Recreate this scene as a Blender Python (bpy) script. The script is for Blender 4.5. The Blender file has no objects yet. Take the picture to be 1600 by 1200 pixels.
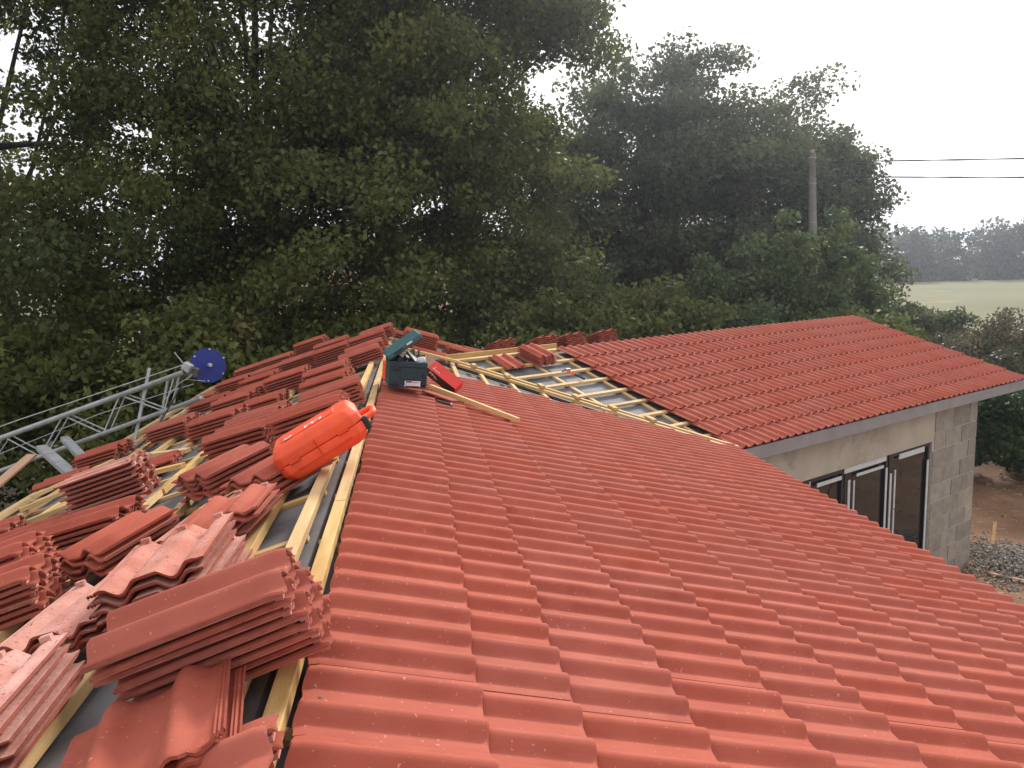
import bpy, bmesh, math, random
import numpy as np
from mathutils import Vector, Matrix
rad = math.radians
random.seed(7)
scene = bpy.context.scene
col = scene.collection
V = Vector

# ------------------------------------------------------------------ camera
CAMZ = 4.97
cam_data = bpy.data.cameras.new('camera')
cam = bpy.data.objects.new('camera', cam_data)
col.objects.link(cam)
cam_data.sensor_fit = 'HORIZONTAL'
cam_data.sensor_width = 36.0
cam_data.lens = 36.0 * 1268.57 / 1600.0
cam_data.clip_start = 0.05
cam_data.clip_end = 2000
right = V((0.99964163, -0.00389344, -0.02648479))
down = V((-0.02676944, -0.14539145, -0.98901199))
fwd = V((0.0, 0.98936655, -0.14544357))
M = Matrix((right, -down, -fwd)).transposed().to_4x4()
M.translation = V((0, 0, CAMZ))
cam.matrix_world = M
scene.camera = cam

# ------------------------------------------------------------------ sky, sun, exposure
SUN_EL, SUN_AZ = rad(31), rad(20)      # azimuth clockwise from +Y
world = bpy.data.worlds.new('World')
scene.world = world
world.use_nodes = True
wn, wl = world.node_tree.nodes, world.node_tree.links
wn.clear()
wo = wn.new('ShaderNodeOutputWorld')
bg = wn.new('ShaderNodeBackground')
sky = wn.new('ShaderNodeTexSky')
sky.sky_type = 'NISHITA'
sky.sun_disc = False
sky.sun_elevation = SUN_EL
sky.sun_rotation = SUN_AZ
sky.dust_density = 6.0
sky.air_density = 1.5
mixc = wn.new('ShaderNodeMixRGB')       # an even overcast veil over the clear sky
mixc.inputs[0].default_value = 0.9
mixc.inputs[2].default_value = (12.0, 12.2, 12.7, 1)
wl.new(sky.outputs[0], mixc.inputs[1])
wl.new(mixc.outputs[0], bg.inputs[0])
bg.inputs[1].default_value = 0.1
wl.new(bg.outputs[0], wo.inputs[0])

sun_data = bpy.data.lights.new('sun', 'SUN')
sun_data.energy = 4.4
sun_data.angle = rad(10)
sun_data.color = (1.0, 0.95, 0.88)
sun = bpy.data.objects.new('sun', sun_data)
col.objects.link(sun)
sd = V((math.sin(SUN_AZ) * math.cos(SUN_EL), math.cos(SUN_AZ) * math.cos(SUN_EL), math.sin(SUN_EL)))
sun.rotation_euler = sd.to_track_quat('Z', 'Y').to_euler()
sun.location = (10, 20, 30)
scene.view_settings.view_transform = 'Standard'
scene.view_settings.look = 'None'
scene.view_settings.exposure = 0.0
scene.view_settings.gamma = 1.0
scene.view_settings.use_curve_mapping = False

# ------------------------------------------------------------------ helpers
WM = {}          # world matrices


def link(o, parent=None, mw=None):
    col.objects.link(o)
    mw = mw if mw is not None else Matrix.Identity(4)
    if parent is not None:
        o.parent = parent
        o.matrix_basis = WM[parent.name].inverted() @ mw
    else:
        o.matrix_basis = mw
    WM[o.name] = mw.copy()
    return o


def tag(o, label=None, cat=None, group=None, kind=None):
    if label: o['label'] = label
    if cat: o['category'] = cat
    if group: o['group'] = group
    if kind: o['kind'] = kind
    return o


def empty(name, loc, label, cat, group=None):
    o = bpy.data.objects.new(name, None)
    o.empty_display_size = 0.1
    link(o, None, Matrix.Translation(V(loc)))
    return tag(o, label, cat, group)


def mesh_obj(name, me, parent=None, mw=None):
    return link(bpy.data.objects.new(name, me), parent, mw)


def mk(name, verts, faces, mats, smooth=False, fm=None):
    me = bpy.data.meshes.new(name)
    me.from_pydata([tuple(v) for v in verts], [], faces)
    for m in (mats if isinstance(mats, (list, tuple)) else [mats]):
        me.materials.append(m)
    if fm:
        me.polygons.foreach_set('material_index', fm)
    if smooth:
        me.polygons.foreach_set('use_smooth', [True] * len(me.polygons))
    me.update()
    return me


class MB:
    """collects simple shapes into one mesh"""
    def __init__(s): s.v = []; s.f = []; s.fm = []

    def add(s, vs, fs, mi=0):
        n = len(s.v)
        s.v += [tuple(v) for v in vs]
        s.f += [tuple(i + n for i in f) for f in fs]
        s.fm += [mi] * len(fs)
        return s

    def box(s, c, size, rot=None, mi=0, bev=0.0):
        x, y, z = (k / 2 for k in size)
        c = V(c)
        rot = rot or Matrix.Identity(3)
        if bev > 0:
            b = bev
            vs, idx = [], {}
            for sx in (-1, 1):
                for sy in (-1, 1):
                    for sz in (-1, 1):
                        for ax in range(3):
                            p = [sx * (x - b), sy * (y - b), sz * (z - b)]
                            p[ax] += (sx, sy, sz)[ax] * b
                            idx[(sx, sy, sz, ax)] = len(vs)
                            vs.append(c + rot @ V(p))
            fs = []
            for ax in range(3):
                o1, o2 = [a for a in range(3) if a != ax]
                for sgn in (-1, 1):
                    loop = []
                    for a, b2 in ((-1, -1), (1, -1), (1, 1), (-1, 1)):
                        k = [0, 0, 0]; k[ax] = sgn; k[o1] = a; k[o2] = b2
                        loop.append(idx[(k[0], k[1], k[2], ax)])
                    fs.append(loop)
            for e in range(3):
                o1, o2 = [a for a in range(3) if a != e]
                for a in (-1, 1):
                    for b2 in (-1, 1):
                        k = [0, 0, 0]; k[o1] = a; k[o2] = b2
                        k0 = list(k); k0[e] = -1; k1 = list(k); k1[e] = 1
                        fs.append([idx[tuple(k0) + (o1,)], idx[tuple(k1) + (o1,)], idx[tuple(k1) + (o2,)], idx[tuple(k0) + (o2,)]])
            for sx in (-1, 1):
                for sy in (-1, 1):
                    for sz in (-1, 1):
                        fs.append([idx[(sx, sy, sz, a)] for a in range(3)])
            s.add(vs, fs, mi)
            return s
        vs = [c + rot @ V((i * x, j * y, k * z)) for i in (-1, 1) for j in (-1, 1) for k in (-1, 1)]
        s.add(vs, [(0, 1, 3, 2), (4, 6, 7, 5), (0, 4, 5, 1), (2, 3, 7, 6), (0, 2, 6, 4), (1, 5, 7, 3)], mi)
        return s

    def beam(s, a, b, w, h, up=V((0, 0, 1)), mi=0):
        a, b = V(a), V(b)
        d = (b - a).normalized()
        u = (up - d * up.dot(d)).normalized()
        x = d.cross(u)
        vs = []
        for p in (a, b):
            for i, j in ((-1, -1), (1, -1), (1, 1), (-1, 1)):
                vs.append(p + x * (i * w / 2) + u * (j * h / 2))
        s.add(vs, [(0, 1, 2, 3), (7, 6, 5, 4), (0, 4, 5, 1), (1, 5, 6, 2), (2, 6, 7, 3), (3, 7, 4, 0)], mi)
        return s

    def tube(s, pts, r, n=8, mi=0, cap=True):
        pts = [V(p) for p in pts]
        rs = r if isinstance(r, (list, tuple)) else [r] * len(pts)
        vs = []
        ref = V((0, 0, 1))
        for i, p in enumerate(pts):
            d = (pts[min(i + 1, len(pts) - 1)] - pts[max(i - 1, 0)]).normalized()
            rr = ref if abs(d.dot(ref)) < 0.95 else V((1, 0, 0))
            x = d.cross(rr).normalized(); y = x.cross(d)
            for k in range(n):
                a = 2 * math.pi * k / n
                vs.append(p + (x * math.cos(a) + y * math.sin(a)) * rs[i])
        fs = []
        for i in range(len(pts) - 1):
            for k in range(n):
                k2 = (k + 1) % n
                fs.append((i * n + k, i * n + k2, (i + 1) * n + k2, (i + 1) * n + k))
        if cap:
            fs.append(tuple(range(n)))
            fs.append(tuple((len(pts) - 1) * n + k for k in reversed(range(n))))
        s.add(vs, fs, mi)
        return s

    def disc(s, c, axis, r, th, n=24, mi=0, wob=None):
        c, axis = V(c), V(axis).normalized()
        ref = V((0, 0, 1)) if abs(axis.z) < 0.9 else V((1, 0, 0))
        x = axis.cross(ref).normalized(); y = axis.cross(x)
        vs = []
        for q in (-th / 2, th / 2):
            for k in range(n):
                a = 2 * math.pi * k / n
                rr = r * (wob(a) if wob else 1)
                vs.append(c + axis * q + (x * math.cos(a) + y * math.sin(a)) * rr)
        fs = [tuple(reversed(range(n))), tuple(range(n, 2 * n))]
        fs += [(k, (k + 1) % n, n + (k + 1) % n, n + k) for k in range(n)]
        s.add(vs, fs, mi)
        return s

    def me(s, name, mats, smooth=False):
        return mk(name, s.v, s.f, mats, smooth, s.fm)


def part(name, mb, mats, parent, smooth=False, mw=None):
    return mesh_obj(name, mb.me(name, mats, smooth), parent, mw)


# ------------------------------------------------------------------ materials
def new_mat(name):
    m = bpy.data.materials.new(name)
    m.use_nodes = True
    nt = m.node_tree
    return m, nt, nt.nodes['Principled BSDF'], nt.nodes.new, nt.links.new


def noise_mat(name, c1, c2, scale=8, rough=0.8, bump=0.1, detail=6, stretch=(1, 1, 1), spec=0.3, coords='Object',
              c3=None, s3=60, t3=0.66, metallic=0, bump_scale=None, rnd=0.0, patch=None, bdist=0.01):
    m, nt, p, N, L = new_mat(name)
    tc = N('ShaderNodeTexCoord')
    mp = N('ShaderNodeMapping')
    mp.inputs['Scale'].default_value = stretch
    L(tc.outputs[coords], mp.inputs[0])
    vec = mp.outputs[0]
    if rnd:
        oi = N('ShaderNodeObjectInfo')
        ad = N('ShaderNodeVectorMath'); ad.operation = 'MULTIPLY_ADD'
        ad.inputs[1].default_value = (37, 53, 71)
        cb = N('ShaderNodeCombineXYZ')
        for k in range(3): L(oi.outputs['Random'], cb.inputs[k])
        L(cb.outputs[0], ad.inputs[0]); L(vec, ad.inputs[2])
        vec = ad.outputs[0]
    n1 = N('ShaderNodeTexNoise'); n1.inputs['Scale'].default_value = scale; n1.inputs['Detail'].default_value = detail
    L(vec, n1.inputs['Vector'])
    r = N('ShaderNodeValToRGB')
    r.color_ramp.elements[0].position = 0.32; r.color_ramp.elements[0].color = (*c1, 1)
    r.color_ramp.elements[1].position = 0.68; r.color_ramp.elements[1].color = (*c2, 1)
    L(n1.outputs['Fac'], r.inputs[0])
    out = r.outputs[0]
    if c3:
        n3 = N('ShaderNodeTexNoise'); n3.inputs['Scale'].default_value = s3; n3.inputs['Detail'].default_value = 3
        L(vec, n3.inputs['Vector'])
        r3 = N('ShaderNodeValToRGB')
        r3.color_ramp.elements[0].position = t3; r3.color_ramp.elements[1].position = t3 + 0.05
        L(n3.outputs['Fac'], r3.inputs[0])
        mx = N('ShaderNodeMixRGB'); mx.inputs[2].default_value = (*c3, 1)
        L(r3.outputs[0], mx.inputs[0]); L(out, mx.inputs[1]); out = mx.outputs[0]
    if patch:      # (colour, scale, threshold)
        n4 = N('ShaderNodeTexNoise'); n4.inputs['Scale'].default_value = patch[1]; n4.inputs['Detail'].default_value = 8
        n4.inputs['Roughness'].default_value = 0.7
        L(vec, n4.inputs['Vector'])
        r4 = N('ShaderNodeValToRGB')
        r4.color_ramp.elements[0].position = patch[2]; r4.color_ramp.elements[1].position = patch[2] + 0.12
        L(n4.outputs['Fac'], r4.inputs[0])
        mx = N('ShaderNodeMixRGB'); mx.inputs[2].default_value = (*patch[0], 1)
        L(r4.outputs[0], mx.inputs[0]); L(out, mx.inputs[1]); out = mx.outputs[0]
    if rnd:
        hs = N('ShaderNodeHueSaturation')
        ma = N('ShaderNodeMapRange')
        ma.inputs['To Min'].default_value = 1 - rnd; ma.inputs['To Max'].default_value = 1 + rnd
        L(oi.outputs['Random'], ma.inputs[0]); L(ma.outputs[0], hs.inputs['Value'])
        mb_ = N('ShaderNodeMath'); mb_.operation = 'FRACT'
        mm = N('ShaderNodeMath'); mm.operation = 'MULTIPLY'; mm.inputs[1].default_value = 7.31
        L(oi.outputs['Random'], mm.inputs[0]); L(mm.outputs[0], mb_.inputs[0])
        m2 = N('ShaderNodeMapRange'); m2.inputs['To Min'].default_value = 1 - rnd; m2.inputs['To Max'].default_value = 1 + rnd * 0.4
        L(mb_.outputs[0], m2.inputs[0]); L(m2.outputs[0], hs.inputs['Saturation'])
        L(out, hs.inputs['Color']); out = hs.outputs[0]
    L(out, p.inputs['Base Color'])
    p.inputs['Roughness'].default_value = rough
    p.inputs['Metallic'].default_value = metallic
    p.inputs['Specular IOR Level'].default_value = spec
    if bump:
        nb = N('ShaderNodeTexNoise'); nb.inputs['Scale'].default_value = bump_scale or scale * 6; nb.inputs['Detail'].default_value = 5
        L(vec, nb.inputs['Vector'])
        b = N('ShaderNodeBump'); b.inputs['Strength'].default_value = bump; b.inputs['Distance'].default_value = bdist
        L(nb.outputs['Fac'], b.inputs['Height']); L(b.outputs[0], p.inputs['Normal'])
    return m


def plain(name, c, rough=0.5, metallic=0, spec=0.5):
    m, nt, p, N, L = new_mat(name)
    tc = N('ShaderNodeTexCoord'); n1 = N('ShaderNodeTexNoise'); n1.inputs['Scale'].default_value = 14; n1.inputs['Detail'].default_value = 6
    L(tc.outputs['Object'], n1.inputs['Vector'])
    r = N('ShaderNodeValToRGB')
    r.color_ramp.elements[0].position = 0.3; r.color_ramp.elements[1].position = 0.75
    r.color_ramp.elements[0].color = (*(k * 0.86 for k in c), 1); r.color_ramp.elements[1].color = (*(min(1, k * 1.06) for k in c), 1)
    L(n1.outputs['Fac'], r.inputs[0]); L(r.outputs[0], p.inputs['Base Color'])
    p.inputs['Roughness'].default_value = rough
    p.inputs['Metallic'].default_value = metallic
    p.inputs['Specular IOR Level'].default_value = spec
    return m


mat_tile = noise_mat('tile_face', (0.365, 0.083, 0.052), (0.42, 0.106, 0.068), 7, 0.8, 0.25, c3=(0.54, 0.25, 0.18), s3=85, t3=0.68,
                     spec=0.15, rnd=0.035, bump_scale=260, bdist=0.002, patch=((0.325, 0.069, 0.043), 2.2, 0.56))
mat_under = noise_mat('tile_underside', (0.47, 0.19, 0.145), (0.60, 0.30, 0.24), 11, 0.9, 0.6, c3=(0.30, 0.08, 0.05), s3=75, t3=0.64,
                      spec=0.15, rnd=0.12, bump_scale=70, bdist=0.005, patch=((0.72, 0.52, 0.38), 5.0, 0.68))
mat_edge = noise_mat('tile_edge', (0.27, 0.055, 0.033), (0.36, 0.085, 0.052), 30, 0.85, 0.4, rnd=0.1, bump_scale=180, bdist=0.003)
mat_wood = noise_mat('batten_wood', (0.50, 0.30, 0.115), (0.66, 0.44, 0.20), 5, 0.75, 0.15, stretch=(1, 1, 1), spec=0.2, rnd=0.14,
                     c3=(0.33, 0.19, 0.08), s3=7, t3=0.74, coords='Object')
mat_oldwood = noise_mat('pink_board', (0.50, 0.27, 0.16), (0.60, 0.36, 0.23), 4, 0.8, 0.15, rnd=0.05)
mat_felt = noise_mat('underlay', (0.125, 0.12, 0.125), (0.20, 0.19, 0.19), 2.2, 0.75, 0.5, spec=0.3, c3=(0.21, 0.20, 0.20), s3=5, t3=0.66, bump_scale=3.5, bdist=0.03)
mat_fascia = noise_mat('fascia', (0.25, 0.225, 0.225), (0.32, 0.29, 0.285), 4, 0.6, 0.1)
mat_wallr = noise_mat('wall_render', (0.40, 0.33, 0.265), (0.50, 0.43, 0.35), 2.2, 0.92, 0.3, detail=9, patch=((0.32, 0.26, 0.205), 1.3, 0.56))
mat_block = noise_mat('concrete_block', (0.27, 0.225, 0.18), (0.36, 0.305, 0.25), 7, 0.95, 0.6, rnd=0.16, bump_scale=120, bdist=0.005)
mat_mortar = noise_mat('mortar', (0.48, 0.43, 0.37), (0.58, 0.53, 0.46), 14, 0.95, 0.4)
mat_glass, _nt, _p, _N, _L = new_mat('window_glass')
_p.inputs['Base Color'].default_value = (0.02, 0.02, 0.02, 1); _p.inputs['Roughness'].default_value = 0.04
_p.inputs['Specular IOR Level'].default_value = 0.6
mat_frame = plain('window_frame', (0.03, 0.026, 0.024), 0.5)
mat_strip = plain('protective_film', (0.62, 0.62, 0.64), 0.45)
mat_orange = plain('orange_plastic', (0.92, 0.10, 0.028), 0.58)
mat_orange2 = plain('orange_plastic_dark', (0.70, 0.05, 0.018), 0.5)
mat_black = plain('black_plastic', (0.018, 0.018, 0.022), 0.45)
mat_white = plain('white_print', (0.8, 0.72, 0.68), 0.6)
mat_teal = plain('teal_plastic', (0.010, 0.040, 0.052), 0.6)
mat_teal2 = plain('teal_plastic_light', (0.03, 0.11, 0.12), 0.45)
mat_label = plain('label_paper', (0.72, 0.66, 0.68), 0.6)
mat_red = plain('red_card', (0.72, 0.035, 0.02), 0.5)
mat_card = plain('brown_card', (0.42, 0.26, 0.17), 0.85)
mat_steel = noise_mat('galvanised_steel', (0.36, 0.37, 0.38), (0.52, 0.53, 0.54), 12, 0.5, 0.1, metallic=0.55, spec=0.5)
mat_darksteel = noise_mat('tool_steel', (0.10, 0.10, 0.11), (0.2, 0.2, 0.2), 20, 0.45, 0.1, metallic=0.6)
mat_blue = plain('blue_plate', (0.010, 0.024, 0.22), 0.5)
mat_cable = plain('cable_rubber', (0.02, 0.018, 0.018), 0.6)
mat_concrete_pole = noise_mat('pole_concrete', (0.30, 0.28, 0.27), (0.40, 0.37, 0.35), 3, 0.9, 0.2)
mat_bark = noise_mat('bark', (0.05, 0.038, 0.028), (0.11, 0.085, 0.065), 6, 0.95, 0.8, stretch=(3, 3, 0.6))
mat_pinkwall = noise_mat('pink_render', (0.62, 0.42, 0.34), (0.72, 0.52, 0.44), 3, 0.9, 0.1)
mat_pinkroof = noise_mat('faded_roof', (0.42, 0.22, 0.16), (0.55, 0.34, 0.27), 5, 0.9, 0.2)
mat_winwhite = plain('white_shutter', (0.75, 0.75, 0.76), 0.5)


def leaf_mat(name, cols, trans=0.42):
    m, nt, p, N, L = new_mat(name)
    at = N('ShaderNodeAttribute'); at.attribute_name = 'tint'
    r = N('ShaderNodeValToRGB')
    els = r.color_ramp.elements
    els[0].position = 0; els[0].color = (*cols[0], 1)
    els[1].position = 1; els[1].color = (*cols[-1], 1)
    for i, c in enumerate(cols[1:-1]):
        e = els.new((i + 1) / (len(cols) - 1)); e.color = (*c, 1)
    L(at.outputs['Fac'], r.inputs[0])
    L(r.outputs[0], p.inputs['Base Color'])
    p.inputs['Roughness'].default_value = 0.5
    p.inputs['Specular IOR Level'].default_value = 0.18
    tr = N('ShaderNodeBsdfTranslucent')
    L(r.outputs[0], tr.inputs[0])
    mx = N('ShaderNodeMixShader'); mx.inputs[0].default_value = trans
    out = nt.nodes['Material Output']
    L(p.outputs[0], mx.inputs[1]); L(tr.outputs[0], mx.inputs[2]); L(mx.outputs[0], out.inputs[0])
    return m


leaf_oak = leaf_mat('oak_leaves', [(0.065, 0.08, 0.028), (0.12, 0.14, 0.04), (0.19, 0.20, 0.058), (0.24, 0.175, 0.068)])
leaf_far = leaf_mat('tall_tree_leaves', [(0.07, 0.09, 0.048), (0.11, 0.13, 0.065), (0.16, 0.18, 0.085), (0.19, 0.19, 0.09)])
leaf_young = leaf_mat('young_tree_leaves', [(0.08, 0.12, 0.05), (0.11, 0.15, 0.06), (0.14, 0.18, 0.07), (0.16, 0.19, 0.08)])
leaf_laurel = leaf_mat('laurel_leaves', [(0.025, 0.055, 0.018), (0.04, 0.08, 0.028), (0.06, 0.11, 0.035), (0.08, 0.12, 0.04)])
leaf_bramble = leaf_mat('bramble_leaves', [(0.07, 0.08, 0.04), (0.11, 0.105, 0.06), (0.17, 0.13, 0.085), (0.28, 0.22, 0.16)])
leaf_wood = leaf_mat('woodland_leaves', [(0.03, 0.045, 0.025), (0.05, 0.068, 0.035), (0.07, 0.085, 0.04), (0.08, 0.09, 0.045)])

# ------------------------------------------------------------------ ground


def sheet(name, pts, z, mat, kind='structure'):
    me = mk(name, [(x, y, z) for x, y in pts], [tuple(range(len(pts)))], mat)
    o = mesh_obj(name, me)
    tag(o, kind=kind)
    return o


mat_grass = noise_mat('ground_grass', (0.085, 0.085, 0.035), (0.15, 0.135, 0.055), 0.6, 0.95, 0.5, c3=(0.22, 0.19, 0.09), s3=0.05, t3=0.55, bump_scale=20, bdist=0.05, detail=9)
mat_field = noise_mat('field_grass', (0.115, 0.118, 0.042), (0.165, 0.155, 0.062), 0.05, 0.95, 0.3, c3=(0.24, 0.19, 0.10), s3=0.09, t3=0.6, bump_scale=8, bdist=0.05, detail=10)
mat_dirt = noise_mat('yard_dirt', (0.17, 0.085, 0.045), (0.27, 0.15, 0.085), 1.3, 0.95, 0.8, c3=(0.33, 0.21, 0.13), s3=5, t3=0.62, bump_scale=18, bdist=0.04, detail=10)
sheet('ground', [(-600, -300), (900, -300), (900, 1200), (-600, 1200)], 0.0, mat_grass)
sheet('field', [(12, 36), (16, 32.5), (300, 32), (700, 300), (700, 480), (60, 480), (30, 150)], 0.006, mat_field)
sheet('dirt_yard', [(-7, -6), (16, -6), (19, 6), (19, 18.4), (12, 19.5), (7.5, 19), (5, 12), (-7, 12)], 0.010, mat_dirt)

mat_floor = noise_mat('leaf_litter', (0.035, 0.028, 0.018), (0.075, 0.058, 0.034), 1.5, 0.95, 0.6, bump_scale=14, bdist=0.05, detail=9)
sheet('forest_floor', [(-40, 12.4), (-9, 11.2), (6, 16.2), (11, 21.5), (12, 36), (-10, 46), (-45, 44)], 0.014, mat_floor)

# ------------------------------------------------------------------ roof frames


class Plane:
    def __init__(s, o, S, T, N): s.o, s.S, s.T, s.N = V(o), V(S).normalized(), V(T).normalized(), V(N).normalized()

    def p(s, a, b, h=0.0): return s.o + s.S * a + s.T * b + s.N * h


RT = V((-0.11684296, 0.99315040, 0.0))
APX = V((-0.69217805, 2.50197885, -0.896 + CAMZ))
ML = Plane(APX, (-0.95159795, -0.11195436, -0.28622992), RT, (-0.28426936, -0.03344395, 0.95816096))
MR = Plane(APX, (0.95159795, 0.11195436, -0.28622992), RT, (0.28426936, 0.03344395, 0.95816096))
R2 = V((0.80038921, 0.59948071, 0.0))
T2 = V((0.63467302, 10.85392352, -1.09204081 + CAMZ))
WF = Plane(T2, (0.57439901, -0.76690169, -0.28622992), R2, (0.17158932, -0.22909534, 0.95816096))
WAP = WF.p(-0.16, 0.0, -0.05)
WR = Plane(WAP, (-0.57439901, 0.76690169, -0.28622992), R2, (-0.17158932, 0.22909534, 0.95816096))
VA = V((-0.68, 9.84, -1.1 + CAMZ))        # top of both valleys
VB = V((2.46, 8.45, -1.96 + CAMZ))        # eaves end of the front valley
T_NEAR, T_FAR = -4.2, 10.0
S_LEFT = 2.8
S_RIGHT = 0.426 + 0.345 * 10.0


def frame_mat(o, X, Y, Z):
    m = Matrix((X, Y, Z)).transposed().to_4x4()
    m.translation = o
    return m


# ------------------------------------------------------------------ tile meshes
TH = 0.013


def tile_profile(x, w=0.33):
    """height of the tile's upper face across its width: two rolls and flat pans"""
    z = 0.0
    for c in (-0.072, 0.078):
        d = abs(x - c) / 0.043
        if d < 1:
            z = 0.030 * (0.5 + 0.5 * math.cos(math.pi * d)) ** 0.75
    return z


def tile_mesh(name, w, lips=False, L=0.42, broken=0, seed=0, holes=False, n=33):
    rnd = random.Random(seed)
    xs = [-w / 2 + w * i / (n - 1) for i in range(n)]
    if lips:
        xs = sorted(xs + [w / 2 - 0.006, w / 2 - 0.012, w / 2 - 0.018])
    n = len(xs)
    ys = [0.0, 0.007, L * 0.5, L - 0.03, L]
    rows_t, rows_b = [], []
    verts = []
    for j, y in enumerate(ys):
        rt, rb = [], []
        for i, x in enumerate(xs):
            z = tile_profile(x)
            if lips and x > w / 2 - 0.022:
                z += (0.004 if (i % 2) else -0.001)
            if not lips:
                if x > w / 2 - 0.002 or x < -w / 2 + 0.002: z -= 0.0010
            yy = y
            zt = z - (0.005 if j == 0 else 0.0)
            if j == 4:
                zt -= 0.006; yy += -0.006 * (0.5 + 0.5 * math.sin(x * 83 + 1))
            if broken and j <= 1:
                yy += broken * max(0, (x / w + 0.1)) * 0.30 + rnd.uniform(0, 0.012) * (1 if j == 0 else 0.7)
            th_ = TH if not lips else (0.009 if abs(x) > w / 2 - 0.03 else 0.0125)
            rt.append(len(verts)); verts.append((x, yy, zt))
            rb.append(len(verts)); verts.append((x, yy, z - th_))
        rows_t.append(rt); rows_b.append(rb)
    faces, fm = [], []
    for j in range(len(ys) - 1):
        for i in range(n - 1):
            faces.append((rows_t[j][i], rows_t[j][i + 1], rows_t[j + 1][i + 1], rows_t[j + 1][i])); fm.append(0)
            faces.append((rows_b[j][i], rows_b[j + 1][i], rows_b[j + 1][i + 1], rows_b[j][i + 1])); fm.append(1)
        faces.append((rows_t[j][0], rows_t[j + 1][0], rows_b[j + 1][0], rows_b[j][0])); fm.append(2)
        faces.append((rows_t[j][-1], rows_b[j][-1], rows_b[j + 1][-1], rows_t[j + 1][-1])); fm.append(2)
    for i in range(n - 1):
        faces.append((rows_t[0][i], rows_b[0][i], rows_b[0][i + 1], rows_t[0][i + 1])); fm.append(0 if not lips else 2)
        faces.append((rows_t[-1][i], rows_t[-1][i + 1], rows_b[-1][i + 1], rows_b[-1][i])); fm.append(2)
    if lips:   # hanging nibs under the head of the tile
        for c in (-0.12, 0.0, 0.12):
            k = len(verts)
            for dx in (-0.014, 0.014):
                for dy in (-0.03, -0.012):
                    for dz in (-TH - 0.012, -TH + 0.001):
                        verts.append((c + dx, L + dy, tile_profile(c) + dz))
            for f in [(0, 1, 3, 2), (4, 6, 7, 5), (0, 4, 5, 1), (2, 3, 7, 6), (0, 2, 6, 4), (1, 5, 7, 3)]:
                faces.append(tuple(q + k for q in f)); fm.append(1)
    if holes:
        for cx in (-0.0 - 0.003,):
            k = len(verts)
            for q in range(8):
                a = q * math.pi / 4
                verts.append((cx + 0.0045 * math.cos(a), L - 0.045 + 0.0045 * math.sin(a), tile_profile(cx) + 0.0012))
            faces.append(tuple(k + q for q in range(8))); fm.append(3)
    me = mk(name, verts, faces, [mat_tile, mat_under, mat_edge, mat_black], True, fm)
    # keep the long smooth rolls but sharp ends
    me.polygons.foreach_set('use_smooth', [m in (0, 1) for m in fm])
    for e in me.edges: pass
    bm = bmesh.new(); bm.from_mesh(me)
    bm.normal_update()
    for e in bm.edges:
        if len(e.link_faces) == 2 and e.calc_face_angle(0) > rad(40): e.smooth = False
    bm.to_mesh(me); bm.free()
    return me


me_laid = tile_mesh('laid_tile', 0.3003, n=35)
me_laid_top = tile_mesh('laid_top_tile', 0.3003, holes=True, n=35)
me_laid_w = tile_mesh('wing_laid_tile', 0.3053, n=27)
me_loose = tile_mesh('loose_tile', 0.33, lips=True)
me_broken = tile_mesh('broken_tile', 0.33, lips=True, broken=0.6, seed=3)

# ------------------------------------------------------------------ the house
house = empty('house', (0.6, 6.0, 0.0), 'unfinished low block house with a half-tiled red roof of two angled wings', 'house')


def slab(name, pts_top, th, nrm, mat, parent):
    n = len(pts_top)
    vs = [V(p) for p in pts_top] + [V(p) - nrm * th for p in pts_top]
    fs = [tuple(range(n)), tuple(reversed(range(n, 2 * n)))] + [(i, (i + 1) % n, n + (i + 1) % n, n + i) for i in range(n)]
    mb = MB(); mb.add(vs, fs)
    return part(name, mb, mat, parent)


def on(plane, x, y):
    """point of a roof plane (crest level h=0) above plan x,y"""
    z = plane.o.z - (plane.N.x * (x - plane.o.x) + plane.N.y * (y - plane.o.y)) / plane.N.z
    return V((x, y, z))


# right slope of the main roof: underlay goes round the junction with the wing
HU = -0.078
eR = S_RIGHT - 0.06
va_s, va_t = (VA - APX).dot(MR.S), (VA - APX).dot(MR.T)
vb_s, vb_t = (VB - APX).dot(MR.S), (VB - APX).dot(MR.T)
bv = V((0.394, 0.919, 0)); bs, bt = bv.dot(V((MR.S.x, MR.S.y, 0)).normalized()) / 0.958, bv.dot(RT)
k_end = (T_FAR - va_t) / bt
main_right = slab('main_roof_right_slope', [MR.p(0, T_NEAR, HU), MR.p(eR, T_NEAR, HU), MR.p(eR, vb_t, HU), MR.p(va_s, va_t, HU),
                  MR.p(va_s + bs * k_end, T_FAR, HU), MR.p(0, T_FAR, HU)], 0.03, MR.N, mat_felt, house)
main_left = slab('main_roof_left_slope', [ML.p(0.0, T_NEAR, -0.055), ML.p(0.0, T_FAR, -0.055), ML.p(S_LEFT, T_FAR, -0.055), ML.p(S_LEFT, T_NEAR, -0.055)],
                 0.03, ML.N, mat_felt, house)
WE = 0.345 * 9 - 0.05
wl_t = 7.42
HW = -0.133
wa = (VA - T2); wb = (VB - T2)
wing_front = slab('wing_roof_front_slope', [WF.p(-0.16, wa.dot(WF.T), HW), WF.p(WE, wb.dot(WF.T), HW), WF.p(WE, wl_t, HW), WF.p(-0.16, wl_t, HW)],
                  0.03, WF.N, mat_felt, house)
wing_rear = slab('wing_roof_rear_slope', [WR.p(0, wl_t, -0.085), WR.p(3.3, wl_t, -0.085), WR.p(3.3, wa.dot(WF.T) + 1.9, -0.085), WR.p(0, wa.dot(WF.T), -0.085)],
                 0.03, WR.N, mat_felt, house)
tag(main_right, 'right slope of main roof, almost fully covered with red tiles')
tag(main_left, 'left slope of main roof, bare underlay and battens')
tag(wing_front, 'front slope of the far wing, half tiled')
tag(wing_rear, 'rear slope of the far wing behind its ridge')

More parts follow.
